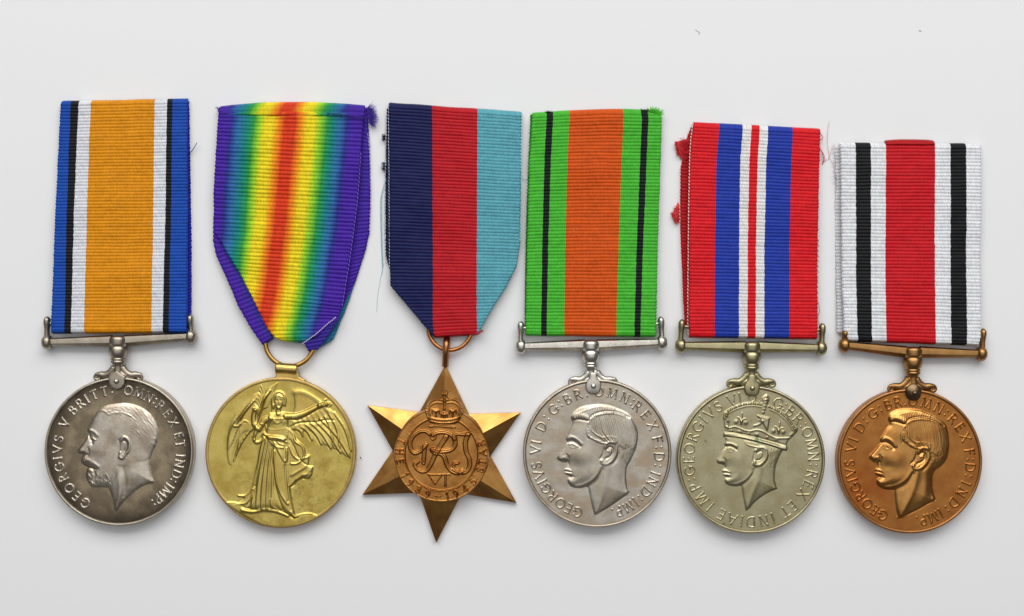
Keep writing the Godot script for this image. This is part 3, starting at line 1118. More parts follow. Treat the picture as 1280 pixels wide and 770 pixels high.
func bare_head(rel: Relief, ox: float, oy: float, head: PackedVector2Array, X: Transform2D, depth: float, hair: float) -> void:
	rel.fill(head, 3.6, 0.8 * depth, 1, -1, 2.0)
	rel.fill(head, 26.0, 5.2 * depth, -1, 1, 1.5)
	var F := func(a: Array, w0: float, w1: float, h: float, mode := 0):
		var p := pts(0, 0, 1, a)
		for i in p.size():
			p[i] = X * p[i] / 5.0 + Vector2(ox, oy)
		rel.stroke(curve(p), w0, w1, h * depth, mode, 1)
	var B := func(x: float, y: float, rx: float, ry: float, deg: float, h: float):
		var q := X * Vector2(x, y) / 5.0 + Vector2(ox, oy)
		rel.bump(q.x, q.y, rx, ry, deg, h * depth * 1.6, 1)
	# masses: cheek, jaw, temple, chin
	B.call(390, 380, 13, 12, 0, 1.3)
	B.call(420, 500, 14, 9, -30, 0.8)
	B.call(380, 220, 12, 11, 0, 0.7)
	B.call(318, 540, 5, 5, 0, 1.1)
	B.call(345, 440, 6, 9, 20, -0.7)
	# brow, eye, nose, mouth
	F.call([292, 272, 312, 256, 336, 258, 364, 276, 386, 298], 2.0, 2.0, 1.3)
	F.call([300, 290, 322, 282, 350, 292, 372, 312], 2.4, 2.4, -1.5)
	F.call([306, 302, 326, 298, 346, 308, 362, 316], 1.1, 0.8, 1.3)
	F.call([310, 318, 330, 324, 350, 318], 0.9, 0.7, 0.6)
	F.call([314, 309, 322, 312], 1.3, 1.3, 0.6)
	F.call([298, 290, 272, 338, 250, 378], 2.8, 3.8, 1.3)
	F.call([256, 396, 276, 384, 296, 396], 2.4, 2.0, 1.2)
	F.call([292, 366, 303, 388, 300, 410], 1.3, 1.5, -1.5)
	F.call([248, 402, 266, 405, 280, 412], 1.2, 1.0, -1.1)
	F.call([302, 420, 312, 444, 322, 462], 1.6, 1.6, -0.5)
	F.call([280, 462, 300, 460, 318, 468], 1.7, 1.2, 1.0)
	F.call([278, 473, 300, 473, 322, 476], 1.1, 0.9, -1.2)
	F.call([286, 482, 304, 484, 318, 484], 1.8, 1.3, 1.1)
	F.call([300, 502, 318, 506, 336, 504], 1.7, 1.4, -1.1)
	# jaw line and neck
	F.call([345, 566, 390, 556, 440, 530, 480, 488, 505, 440], 2.4, 3.0, 1.0)
	F.call([395, 584, 440, 556, 486, 520, 515, 460], 3.6, 4.0, -1.1)
	F.call([540, 450, 530, 540, 500, 640, 470, 720], 5.5, 4.5, 1.1)
	F.call([600, 430, 610, 520, 600, 620], 6.0, 6.0, 0.6)
	F.call([662, 440, 655, 520, 668, 600], 2.0, 2.0, 0.7)
	# truncation of the neck: a bevel
	F.call([460, 740, 520, 716, 590, 672, 640, 636, 682, 604], 1.5, 1.5, -1.3)
	# ear
	F.call([530, 322, 540, 298, 562, 286, 592, 294, 604, 326, 596, 366, 572, 404, 540, 424, 512, 420, 508, 402], 1.9, 2.2, 1.7)
	F.call([546, 330, 560, 318, 578, 326, 578, 352, 560, 378, 538, 388], 1.4, 1.4, -1.6)
	F.call([552, 346, 564, 342, 566, 360], 1.3, 1.0, 1.0)
	F.call([514, 406, 530, 412, 544, 404], 2.0, 1.8, 1.0)
	F.call([524, 320, 520, 360, 500, 392], 1.6, 1.8, -1.1)
	F.call([600, 300, 618, 340, 606, 390, 580, 425], 2.0, 2.0, -1.0)
	# hair: quiff, parting, side lobe, locks
	F.call([430, 150, 446, 126, 476, 108, 530, 96, 590, 98, 640, 112, 680, 134], 1.6, 1.2, -1.5)
	F.call([440, 140, 480, 116, 540, 104, 600, 108, 650, 124], 2.2, 2.0, 1.0)
	F.call([335, 138, 360, 122, 396, 124, 428, 142], 4.0, 3.0, 1.5)
	F.call([334, 152, 360, 146, 392, 150, 424, 156], 1.5, 1.2, -1.3)
	F.call([428, 158, 418, 200, 426, 246, 450, 262], 1.6, 1.6, 1.0)
	F.call([420, 190, 412, 230, 424, 268], 1.4, 1.4, -0.8)
	var g := RandomNumberGenerator.new()
	g.seed = 8
	for k in 17:
		var a := float(k) / 16.0
		var sx := 345.0 + 235.0 * a
		var top := 100.0 - 46.0 * sin(minf(a * 1.5, 1.0) * PI * 0.5)
		F.call([sx, 142.0 - 34.0 * a + g.randf_range(-3, 3), sx - 6 + 12 * a, top + 26, sx + 14 + 22 * a, top + 6], 0.8, 0.6, (1.1 + g.randf_range(-0.15, 0.3)) * hair)
	for k in 24:
		var a := float(k) / 23.0
		var s := Vector2(438, 148).lerp(Vector2(690, 140), a) + Vector2(0, -42 * sin(a * PI))
		var m := Vector2(450, 225).lerp(Vector2(728, 230), pow(a, 0.9)) + Vector2(0, g.randf_range(-8, 8))
		var e := Vector2(520, 275).lerp(Vector2(716, 330), a) + Vector2(0, g.randf_range(-14, 14))
		F.call([s.x, s.y, lerpf(s.x, m.x, 0.55), lerpf(s.y, m.y, 0.5) , m.x, m.y, e.x, e.y], 0.9, 0.7, (1.15 + g.randf_range(-0.3, 0.3)) * hair)
	for k in 9:
		var dy := float(k) * 7.0
		F.call([428, 170 + dy * 1.3, 448, 222 + dy * 0.7, 500, 258 + dy * 0.4, 560, 252 + dy * 0.3, 606, 262 + dy * 0.4], 1.0, 0.7, 0.95 if k % 2 == 0 else -0.7)
	for k in 6:
		F.call([446 + k * 10, 262 + k * 3, 480 + k * 10, 286 + k * 2, 520 + k * 8, 292 + k], 0.8, 0.6, 0.55)
	for k in 40:
		var x := g.randf_range(610, 720)
		var y := g.randf_range(250, 390)
		if x > 735 - (y - 300) * 0.55: continue
		F.call([x, y, x + 3, y + 14, x - 2, y + 28], 0.7, 0.5, g.randf_range(0.2, 0.45))

func medal_bright_silver() -> void:
	var cx := 746.5
	var cy := 566.8
	var r := 93.0
	var h0 := 15.0
	var f := Frame.new(self, cx, cy, 16.0)
	var t := thing("defence_medal", "bright silver round medal with bare headed profile, on green and orange ribbon", f)
	var rel := Relief.new(cx - r, cy - r, cx + r, cy + r, 0.62)
	var ox := 650.0
	var oy := 495.0
	var head := curve(pts(ox, oy, 5, [325, 152, 320, 128, 338, 97, 375, 70, 430, 57, 490, 51, 545, 57, 600, 73, 650, 94, 690, 120, 716, 160, 735, 210, 738, 260, 728, 320, 706, 370, 688, 410, 668, 440, 662, 480, 664, 530, 672, 578, 688, 608, 640, 642, 590, 677, 540, 711, 490, 738, 450, 748, 462, 728, 452, 695, 440, 640, 430, 592, 418, 572, 380, 574, 330, 568, 305, 546, 298, 522, 310, 506, 298, 494, 280, 480, 284, 468, 277, 462, 290, 442, 300, 416, 270, 416, 240, 401, 232, 386, 245, 364, 278, 320, 297, 288, 289, 266, 299, 235, 318, 190, 328, 164]), true, 3)
	bare_head(rel, ox, oy, head, Transform2D(), 0.52, 0.9)
	rel.soften(1)
	inscribe(rel, [["GEORGIVS", 198.4, 258.7], ["VI", 273.3, 280.5], ["D", 295.4, 295.4], [":", 305.0, 305.0], ["G:", 315.0, 323.5], ["BR.", 331.0, 350.0], ["OMN:", 361.5, 394.6], ["REX", 400.2, 423.3], ["F:", 436.8, 444.5], ["D:", 453.0, 461.5], ["IND:", 469.0, 496.0], ["IMP.", 501.5, 525.0]], cx, cy, 77.5, 11.4, 0.78, 0.9)
	var a := lin(196, 188, 174)
	var b := lin(176, 164, 146)
	var warm := lin(178, 156, 130)
	var paint := func(px: float, py: float, l: int) -> Color:
		var c := old_metal(a, b, px, py, 4.0, 1.2, 0.08)
		if l == 0:
			var k := clampf(patina.get_noise_2d(px * 0.8 + 900.0, py * 2.4) * 1.6, 0.0, 0.6)
			c = c.lerp(warm, k)
		return c
	var mf := metal(0.36)
	emit_relief(t, f, rel, h0, paint, r - 4.3, cx, cy, mf, "portrait", "", metal(0.34))
	put(t, "rim", rim_mesh(f, cx, cy, r, h0, lin(190, 178, 160)), mf)
	suspension(t, f, Vector2(650.5, 433.5), Vector2(828.5, 428.5), Vector2(651, 402), Vector2(826.5, 396), Vector2(738.8, 425), Vector2(741.5, 482), lin(200, 194, 184), metal(0.26), 1, lin(212, 208, 200))
	var rb := group_node(t, "ribbon")
	var green := lin(72, 180, 50)
	var black := lin(20, 24, 24)
	var orange := lin(208, 82, 16)
	var stripes := [[green, -1, 0.115, -1, 0.121, null, "green edge stripe"], [black, 0.115, 0.165, 0.121, 0.163, null, "thin black stripe"], [green, 0.165, 0.29, 0.163, 0.297, null, "green stripe"], [orange, 0.29, 0.705, 0.297, 0.694, null, "orange middle stripe"], [green, 0.705, 0.845, 0.694, 0.832, null, "green stripe"], [black, 0.845, 0.895, 0.832, 0.878, null, "thin black stripe"], [green, 0.895, 2, 0.878, 2, null, "green edge stripe"]]
	strip(rb, f, [[139.0, 135.5, 665.0, 826.5, 0, 1, 8.0], [150.0, 147.0, 664.5, 828.5, 0, 1, 9.5], [200, 198, 661.5, 827.0, 0, 1, 10.0], [300, 299, 658.5, 823.5, 0, 1, 11], [400, 401, 656.8, 820.8, 0, 1, 15], [420.0, 421.8, 656.8, 820.5, 0, 1, 15]], stripes, 4.25, 4, 5.0, 4.0, 1.2, "stripe", 0.9, 2.5)
	strip(rb, f, [[141.0, 138.0, 663.0, 824.0, 0, 1, 1.2], [300, 299, 657.0, 822.0, 0, 1, 1.4], [414, 416, 656.0, 819, 0, 1, 6.0]], [[lin(30, 130, 30), -1, 2, -1, 2, null, ""]], 4.25, 5, 0.0, 0.0, 0.3, "back_layer")
	edge_stitches(rb, f, pts(0, 0, 1, [664.5, 150, 661, 200, 658, 300, 656.3, 412]), 6.5, 4.25, 0.75, 0.8, lin(36, 120, 30), "dark green loops along the left edge")
	fray(rb, f, Vector2(813, 139), Vector2(826, 143), Vector2(0.25, -0.6), 9.0, 1.2, 220, 8.0, 0.2, lin(104, 214, 60), "frayed bright green corner")
	fray(rb, f, Vector2(802, 138), Vector2(811, 138), Vector2(0.5, -0.5), 4.0, 0.7, 60, 6.0, 0.3, lin(22, 26, 26), "frayed black end")
	fray(rb, f, Vector2(683, 140), Vector2(690, 140), Vector2(-0.5, -0.5), 4.0, 0.6, 40, 5.0, 0.3, lin(22, 26, 26), "frayed black end")
	loose_thread(rb, f, pts(0, 0, 1, [716, 290, 719, 284, 722, 289, 718, 293, 716, 286]), 12.0, 12.0, 0.3, lin(220, 120, 50), "pulled_thread")

func medal_bronze() -> void:
	var cx := 1137.6
	var cy := 576.6
	var r := 90.6
	var h0 := 15.0
	var f := Frame.new(self, cx, cy, 16.0)
	var t := thing("constabulary_medal", "copper brown bronze round medal with shiny bare headed profile, on white, black and red ribbon", f)
	var rel := Relief.new(cx - r, cy - r, cx + r, cy + r, 0.62)
	var ox := 1040.0
	var oy := 500.0
	var head := curve(pts(ox, oy, 5, [360, 142, 352, 112, 366, 80, 410, 60, 470, 52, 540, 60, 590, 79, 650, 104, 700, 140, 720, 182, 730, 250, 728, 320, 714, 370, 682, 410, 642, 440, 627, 480, 625, 540, 634, 590, 650, 627, 600, 652, 550, 682, 500, 707, 450, 731, 404, 739, 412, 715, 404, 690, 396, 640, 391, 592, 384, 564, 350, 557, 310, 546, 284, 522, 281, 500, 296, 484, 286, 470, 270, 458, 275, 450, 266, 442, 280, 424, 284, 398, 256, 384, 240, 368, 233, 354, 248, 334, 286, 296, 307, 268, 303, 244, 318, 215, 344, 176, 362, 154]), true, 3)
	# the plan of the silver head carried over by three landmarks: nose, nape and quiff
	var s0 := Vector2(232, 385)
	var su := Vector2(688, 608) - s0
	var sv := Vector2(322, 125) - s0
	var d0 := Vector2(235, 355)
	var du := Vector2(650, 627) - d0
	var dv := Vector2(352, 110) - d0
	var A := Transform2D(su, sv, s0)
	var Bm := Transform2D(du, dv, d0)
	var X := Bm * A.affine_inverse()
	bare_head(rel, ox, oy, head, X, 0.85, 0.5)
	rel.soften(2)
	inscribe(rel, [["GEORGIVS", 206.7, 268.2], ["VI", 283.0, 291.0], ["D:", 303.6, 312.5], ["G:", 321.9, 330.5], ["BR.", 338.3, 355.5], ["OMN:", 362.5, 397.0], ["REX", 405.0, 426.7], ["F:", 441.0, 448.5], ["D:", 455.7, 464.0], ["IND:", 471.6, 502.0], ["IMP.", 509.4, 533.0]], cx, cy, 75.6, 11.4, 0.8, 0.85)
	var a := lin(180, 122, 64)
	var b := lin(162, 104, 54)
	var red := lin(160, 88, 42)
	var paint := func(px: float, py: float, l: int) -> Color:
		if l == 1: return old_metal(lin(196, 146, 84), lin(176, 122, 66), px, py, 6.0, 1.0, 0.06)
		var c := old_metal(a, b, px, py, 6.0, 1.0, 0.06)
		var q := Vector2(px - 1075.0, py - 610.0)
		c = c.lerp(red, clampf(exp(-q.length_squared() / 1600.0) * (0.7 + 0.8 * patina.get_noise_2d(px * 2.0, py * 2.0)), 0.0, 0.8))
		return c
	var mf := metal(0.41, 0.7)
	emit_relief(t, f, rel, h0, paint, r - 4.3, cx, cy, mf, "portrait", "shinier golden bronze portrait", metal(0.29, 0.6))
	put(t, "rim", rim_mesh(f, cx, cy, r, h0, lin(168, 118, 72), 1.6), mf)
	suspension(t, f, Vector2(1056, 432), Vector2(1229.5, 442.5), Vector2(1057.5, 413), Vector2(1230.5, 411), Vector2(1142.5, 433.5), Vector2(1141.5, 490.5), lin(160, 120, 74), metal(0.3), 2, lin(112, 92, 70))
	var rb := group_node(t, "ribbon")
	var white := lin(226, 227, 230)
	var black := lin(22, 25, 27)
	var red2 := lin(198, 22, 34)
	var stripes := [[white, -1, 0.108, -1, 0.097, null, "white edge stripe"], [black, 0.108, 0.215, 0.097, 0.202, null, "black stripe"], [white, 0.215, 0.321, 0.202, 0.306, null, "white stripe"], [red2, 0.321, 0.667, 0.306, 0.667, null, "red middle stripe"], [white, 0.667, 0.778, 0.667, 0.78, null, "white stripe"], [black, 0.778, 0.889, 0.78, 0.895, null, "black stripe"], [white, 0.889, 2, 0.895, 2, null, "white edge stripe"]]
	strip(rb, f, [[176.5, 177.5, 1052.2, 1230.0, 0, 1, 8.5], [250, 251, 1053.0, 1229.0, 0, 1, 10.0], [340, 342, 1053.5, 1228.0, 0, 1, 11], [415, 420, 1055.0, 1227.5, 0, 1, 15], [427, 433, 1062, 1224.5, 0.03, 0.985, 15]], stripes, 4.3, 6, 6.0)
	strip(rb, f, [[181.0, 181.0, 1047.0, 1222.0, 0, 1, 1.2], [300, 301, 1047.5, 1221.0, 0, 1, 1.4], [416, 424, 1049.0, 1220, 0, 1, 6.0]], [[lin(214, 214, 218), -1, 2, -1, 2, null, ""]], 4.3, 7, 0.0, 0.0, 0.3, "back_layer")
	strip(rb, f, [[173.4, 173.6, 1110.0, 1171.5, 0, 1, 4.0], [177.5, 178.0, 1109.5, 1171.5, 0, 1, 9.6], [180.5, 181.0, 1109.5, 1171.5, 0, 1, 10.2]], [[lin(172, 14, 24), -1, 2, -1, 2, null, "satin red fold at the top edge"]], 3.6, 8, 2.5, 0.5, 0.5, "top_fold", 0.3, 1.2)
	fray(rb, f, Vector2(1046, 182), Vector2(1050, 240), Vector2(-0.6, -0.5), 7.0, 0.8, 60, 2.5, 0.2, lin(216, 208, 212), "fine white fuzz on the back edge")

# ---------------------------------------------------------------- specks on the card

func lint() -> void:
	var grey := lin(140, 140, 146)
	var list := [["tiny curled grey lint hair on the card above the red, white and blue ribbon", [869, 37, 872, 39, 875, 41, 873, 43], 0.25], ["small dark speck of fluff on the card above the white and red ribbon", [1149, 38, 1150.5, 38.6, 1151.6, 38.2], 0.4], ["small grey speck of fluff between golden medal and bronze star", [450.4, 571, 451.2, 572.2, 451.6, 573.4], 0.7]]
	for q in list:
		var p := pts(0, 0, 1, q[1])
		var f := Frame.new(self, p[0].x, p[0].y, 0.5)
		var line := curve(p, false, 5)
		var path := PackedVector3Array()
		for v in line:
			path.append(f.at(v.x, v.y, q[2] + 0.1))
		var mi := put(self, "lint", tube(path, q[2] * S, q[2] * S * 0.7, 5, grey, PackedFloat32Array(), 1.0, true), M.thread, q[0])
		mi.position = f.o
		mi.set_meta("category", "lint")
		mi.set_meta("group", "specks of lint on the card")

# ---------------------------------------------------------------- medal 2: gilt, winged figure

func medal_gilt() -> void:
	var cx := 350.6
	var cy := 566.0
	var r := 94.2
	var h0 := 13.0
	var f := Frame.new(self, cx, cy, 14.0)
	var t := thing("victory_medal", "golden round medal with winged standing figure, hung by a ring from the rainbow ribbon", f)
	var rel := Relief.new(cx - r, cy - r, cx + r, cy + r, 0.6)
	var ox := 260.0
	var oy := 470.0
	var K := func(a: Array) -> PackedVector2Array: return curve(pts(ox, oy, 5, a))
	var Z := func(a: Array) -> PackedVector2Array: return curve(pts(ox, oy, 5, a), true, 3)
	var F := func(a: Array, w0: float, w1: float, h: float, mode := 0): rel.stroke(K.call(a), w0, w1, h, mode)
	var g := RandomNumberGenerator.new()
	g.seed = 6
	# wings
	var right_wing: PackedVector2Array = Z.call([505, 300, 540, 200, 536, 120, 545, 92, 590, 88, 640, 108, 700, 150, 770, 210, 820, 270, 856, 350, 880, 420, 894, 464, 880, 510, 840, 485, 790, 455, 730, 430, 680, 385, 640, 345, 600, 345, 590, 372, 560, 340, 520, 335])
	rel.fill(right_wing, 5.0, 1.3, 1)
	var left_wing: PackedVector2Array = Z.call([330, 110, 290, 112, 250, 150, 190, 210, 150, 270, 128, 340, 116, 420, 122, 520, 140, 560, 150, 520, 165, 450, 190, 395, 225, 355, 270, 345, 300, 320, 330, 250, 350, 180])
	rel.fill(left_wing, 6.0, 1.3, 1)
	F.call([540, 100, 580, 96, 640, 118, 700, 165, 760, 225], 4.5, 3.0, 0.9)
	for k in 9:
		var a := float(k) / 8.0
		var s := Vector2(790, 232).lerp(Vector2(560, 335), a)
		var e := Vector2(893, 466).lerp(Vector2(596, 372), pow(a, 0.7))
		if k > 2:
			e = Vector2(885, 505).lerp(Vector2(590, 372), float(k - 3) / 5.0)
		var m := s.lerp(e, 0.5) + Vector2(14 - 10 * a, -16 + 8 * a)
		rel.stroke(curve(pts(ox, oy, 5, [s.x, s.y, m.x, m.y, e.x, e.y])), 2.2, 1.5, 1.2)
		rel.stroke(curve(pts(ox, oy, 5, [s.x - 9, s.y + 4, m.x - 9, m.y + 7, e.x - 9, e.y + 3])), 0.9, 0.8, -0.8)
	for k in 8:
		var a := float(k) / 7.0
		var s := Vector2(740, 212).lerp(Vector2(530, 275), a)
		var e := Vector2(782, 285).lerp(Vector2(540, 332), a)
		rel.stroke(curve(pts(ox, oy, 5, [s.x, s.y, s.x + 26 - 10 * a, s.y + 34, e.x, e.y])), 2.6, 2.0, 0.6)
	F.call([515, 320, 560, 296, 620, 290, 680, 288, 740, 275, 785, 278], 1.4, 1.4, -1.2)
	for k in 10:
		var a := float(k) / 9.0
		var s := Vector2(300, 140).lerp(Vector2(170, 285), a)
		var e := Vector2(200, 300).lerp(Vector2(126, 480 - 60 * absf(a - 0.6)), a)
		rel.stroke(curve(pts(ox, oy, 5, [s.x, s.y, lerpf(s.x, e.x, 0.6) - 8, lerpf(s.y, e.y, 0.45), e.x, e.y])), 1.8, 1.0, 0.9)
	for k in 7:
		var a := float(k) / 6.0
		var s := Vector2(290, 300).lerp(Vector2(205, 300), a)
		var e := Vector2(262, 345).lerp(Vector2(140 + 20 * a, 470 + 60 * a), a)
		rel.stroke(curve(pts(ox, oy, 5, [s.x, s.y, lerpf(s.x, e.x, 0.35), lerpf(s.y, e.y, 0.6), e.x, e.y])), 1.6, 1.0, 0.9)
	F.call([160, 310, 190, 312, 225, 280, 250, 290], 1.6, 1.4, 1.2)
	# palm branch
	F.call([288, 400, 300, 320, 316, 250, 345, 160, 390, 90], 1.5, 1.0, 1.8, 0)
	for k in 13:
		var a := float(k) / 12.0
		var s := Vector2(318, 240).lerp(Vector2(350, 140), a)
		var e := Vector2(372, 190).lerp(Vector2(432, 46), a)
		var l := Vector2(278, 200).lerp(Vector2(330, 60), a)
		rel.stroke(curve(pts(ox, oy, 5, [s.x, s.y, lerpf(s.x, e.x, 0.35), lerpf(s.y, e.y, 0.6), e.x, e.y])), 1.0, 0.5, 1.3)
		if k % 2 == 0:
			rel.stroke(curve(pts(ox, oy, 5, [s.x, s.y, lerpf(s.x, l.x, 0.5), lerpf(s.y, l.y, 0.7), l.x, l.y])), 1.0, 0.5, 0.9)
	# ground
	var ground: PackedVector2Array = Z.call([108, 792, 180, 792, 240, 832, 300, 838, 370, 826, 440, 838, 500, 868, 540, 890, 600, 862, 650, 858, 690, 878, 640, 920, 560, 945, 460, 952, 360, 942, 270, 905, 180, 852])
	rel.fill(ground, 4.0, 1.2, 3)
	F.call([215, 838, 280, 846, 350, 834, 430, 844, 500, 872], 2.6, 2.2, 1.1)
	F.call([540, 884, 580, 866, 620, 858, 650, 862], 1.2, 0.8, 1.0)
	# body: skirt, torso, drapery, arms, head
	var skirt: PackedVector2Array = Z.call([350, 380, 320, 470, 305, 600, 292, 700, 270, 790, 265, 832, 340, 838, 430, 836, 500, 866, 526, 878, 534, 850, 516, 770, 508, 650, 500, 540, 500, 420, 480, 380, 410, 370])
	rel.fill(skirt, 9.0, 3.8, 1)
	rel.bump(ox + 88, oy + 110, 9, 30, 6, 1.2, 1)
	rel.bump(ox + 72, oy + 140, 7, 26, 8, 0.9, 1)
	var drape: PackedVector2Array = Z.call([500, 330, 540, 380, 580, 420, 615, 470, 630, 510, 628, 540, 650, 570, 652, 610, 630, 640, 580, 640, 540, 670, 512, 690, 505, 600, 498, 500, 490, 400])
	rel.fill(drape, 5.0, 2.4, 1)
	var train: PackedVector2Array = Z.call([185, 748, 235, 742, 290, 690, 300, 720, 288, 800, 250, 824, 200, 812, 160, 806, 200, 784, 226, 764])
	rel.fill(train, 2.6, 1.2, 1)
	var torso: PackedVector2Array = Z.call([380, 238, 420, 228, 470, 224, 505, 240, 502, 300, 504, 340, 492, 400, 430, 405, 360, 380, 372, 310])
	rel.fill(torso, 8.0, 3.4, 1)
	rel.bump(ox + 81, oy + 56, 5, 5, 0, 1.3)
	rel.bump(ox + 95, oy + 56, 5, 5, 0, 1.3)
	F.call([388, 262, 430, 268, 476, 264], 0.9, 0.9, 0.8)
	F.call([404, 268, 436, 296, 470, 266], 0.9, 0.9, 0.8)
	F.call([376, 330, 420, 338, 490, 326], 1.0, 1.0, 0.6)
	for k in 4:
		F.call([372, 342 + k * 9, 430, 350 + k * 10, 496, 336 + k * 12], 0.9, 0.8, 0.5)
	# sash across the hips
	F.call([352, 362, 385, 378, 420, 384, 460, 392, 488, 412], 1.8, 1.6, 1.5)
	F.call([362, 372, 396, 412, 430, 440, 470, 448], 1.4, 1.2, 1.2)
	F.call([380, 376, 420, 420, 450, 480, 480, 530, 490, 520, 492, 450], 1.6, 1.3, 1.7)
	F.call([410, 388, 446, 420, 478, 432], 1.0, 1.0, 0.9)
	F.call([352, 362, 340, 372, 350, 384], 1.8, 1.4, 1.2)
	F.call([290, 402, 300, 414, 320, 412, 350, 392], 2.2, 1.6, 1.4)
	# long skirt folds
	for k in 9:
		var a := float(k) / 8.0
		var x0 := lerpf(345, 420, a)
		var x1 := lerpf(275, 400, a)
		rel.stroke(curve(pts(ox, oy, 5, [x0, 400 + 20 * a, lerpf(x0, x1, 0.45) - 4, 560, x1 + 4, 720, x1, 826])), 1.3, 1.6, 0.8 if k % 2 == 0 else -0.7)
	F.call([418, 470, 420, 560, 430, 650, 460, 740, 500, 800], 1.5, 1.4, 1.5)
	F.call([400, 440, 408, 560, 416, 660, 440, 760, 470, 836], 1.6, 1.8, -1.2)
	F.call([498, 470, 502, 600, 508, 720, 520, 800, 540, 878], 2.0, 2.2, 1.6)
	F.call([482, 560, 490, 680, 502, 780], 1.6, 1.4, -1.0)
	F.call([392, 770, 400, 810, 440, 838], 1.4, 1.2, 1.0)
	F.call([520, 850, 536, 872, 562, 876], 2.4, 1.6, 1.6)
	# billowing cloth
	F.call([502, 330, 532, 366, 548, 410, 586, 436, 600, 470, 596, 510, 560, 545, 520, 548], 1.5, 1.2, 1.7)
	F.call([512, 400, 540, 450, 560, 500, 600, 545, 640, 560], 1.6, 1.2, -1.1)
	F.call([508, 440, 530, 490, 566, 520, 620, 508], 1.4, 1.2, 1.2)
	F.call([630, 500, 612, 560, 570, 590, 520, 620], 2.2, 2.0, 1.0)
	F.call([650, 570, 630, 610, 590, 620, 548, 652, 514, 684], 2.2, 2.0, 1.1)
	F.call([640, 600, 600, 640, 585, 622], 1.2, 1.0, -1.0)
	F.call([545, 655, 540, 676, 520, 690], 1.2, 1.4, -1.3)
	F.call([188, 748, 230, 746, 280, 706], 1.0, 1.2, 1.2)
	F.call([200, 800, 240, 790, 286, 740], 1.3, 1.3, 1.0)
	F.call([240, 812, 262, 780, 290, 740], 1.2, 1.2, -0.8)
	F.call([108, 792, 150, 788, 190, 796], 0.8, 0.8, 0.7)
	# near arm raised with the palm
	F.call([388, 262, 350, 280, 318, 330], 4.0, 3.4, 2.2, 1)
	F.call([318, 332, 290, 300, 286, 250, 298, 212], 3.4, 2.6, 2.6, 1)
	rel.bump(ox + 59.6, oy + 41.0, 3.6, 3.6, 0, 2.2)
	F.call([330, 300, 356, 306, 366, 330], 1.0, 0.9, 0.7)
	F.call([310, 340, 300, 360, 280, 380], 1.2, 1.2, 0.9)
	# far arm stretched out, hand open
	F.call([492, 250, 540, 252, 600, 234, 650, 210, 700, 184], 4.0, 2.7, 3.6, 1)
	F.call([700, 184, 722, 176, 738, 178], 3.0, 2.6, 2.4, 1)
	F.call([722, 170, 726, 154, 738, 146], 1.1, 0.8, 1.4, 1)
	F.call([736, 172, 754, 164, 766, 168], 1.0, 0.7, 1.3, 1)
	F.call([738, 177, 758, 174, 772, 178], 1.0, 0.7, 1.3, 1)
	F.call([738, 182, 756, 184, 766, 186], 1.0, 0.7, 1.2, 1)
	F.call([732, 186, 746, 192, 756, 194], 0.9, 0.7, 1.1, 1)
	F.call([500, 268, 560, 276, 620, 250, 690, 206], 1.2, 1.0, -1.0)
	# neck, head, hair
	F.call([440, 232, 440, 205], 3.2, 3.0, 1.8, 1)
	rel.fill(Z.call([414, 150, 420, 122, 440, 108, 462, 116, 474, 140, 470, 172, 458, 200, 440, 210, 424, 196, 414, 174]), 4.0, 3.0, 1)
	F.call([408, 196, 402, 150, 418, 112, 446, 100, 470, 114, 482, 146, 478, 180], 2.0, 1.8, 1.5)
	F.call([412, 180, 400, 210, 404, 226], 1.4, 1.0, 0.8)
	F.call([424, 132, 440, 122, 464, 132], 1.0, 1.0, 0.7)
	F.call([428, 154, 438, 152], 1.0, 0.9, -1.0)
	F.call([450, 152, 460, 154], 1.0, 0.9, -1.0)
	F.call([443, 152, 444, 170], 0.8, 0.9, 0.8)
	F.call([436, 184, 444, 186, 452, 183], 0.7, 0.6, -0.7)
	rel.scale_label(1, 0.66)
	rel.soften(2)
	var a1 := lin(212, 190, 106)
	var b1 := lin(190, 164, 84)
	var dirt := lin(130, 98, 46)
	var fig := lin(216, 194, 112)
	var paint := func(px: float, py: float, l: int) -> Color:
		if l == 1: return old_metal(fig, lin(200, 172, 92), px, py, 2.0, 1.2, 0.05)
		var c := old_metal(a1, b1, px, py, 3.0, 1.2, 0.06)
		var spots := clampf((patina.get_noise_2d(px * 3.2 + 50.0, py * 3.2) + 0.35 * grain.get_noise_2d(px * 0.8, py * 0.8) - 0.10) * 1.3, 0.0, 0.5)
		var where := clampf((py - 520.0) / 90.0, 0.1, 1.0) * clampf(1.2 - absf(px - 370.0) / 90.0, 0.2, 1.0)
		return c.lerp(dirt, spots * where)
	var mf := metal(0.36, 0.8)
	emit_relief(t, f, rel, h0, paint, r - 2.2, cx, cy, mf, "winged_figure", "winged figure with outstretched arm and palm branch", metal(0.32, 0.7))
	put(t, "rim", rim_mesh(f, cx, cy, r, h0, lin(190, 160, 96), 0.5), mf)
	var brass := lin(178, 140, 78)
	var mr := metal(0.26)
	var ring := PackedVector3Array()
	for i in 65:
		var a := TAU * float(i) / 64.0
		ring.append(f.at(361.3 + cos(a) * 31.0, 427.0 + sin(a) * 31.0, 6.5 + 2.5 * sin(a)))
	put(t, "suspension_ring", tube(ring, 3.0 * S, 3.0 * S, 16, brass), mr)
	# the lug: a short barrel across the top edge, on a foot
	var lug := PackedVector2Array()
	for p in [[0.2, 14.0], [5.5, 13.8], [6.8, 13.0], [7.3, 11.0], [7.0, 6.0], [6.8, 0.0], [7.0, -6.0], [7.3, -11.0], [6.8, -13.0], [5.5, -13.8], [0.2, -14.0]]:
		lug.append(Vector2(p[0] * S, p[1] * S))
	put(t, "lug", lathe(lug, 28, f.at(357.5, 461.0, 9.0), lin(200, 168, 98), Basis(Vector3(0, 1, 0), deg_to_rad(-4)) * Basis(Vector3(0, 0, 1), PI / 2)), mr)
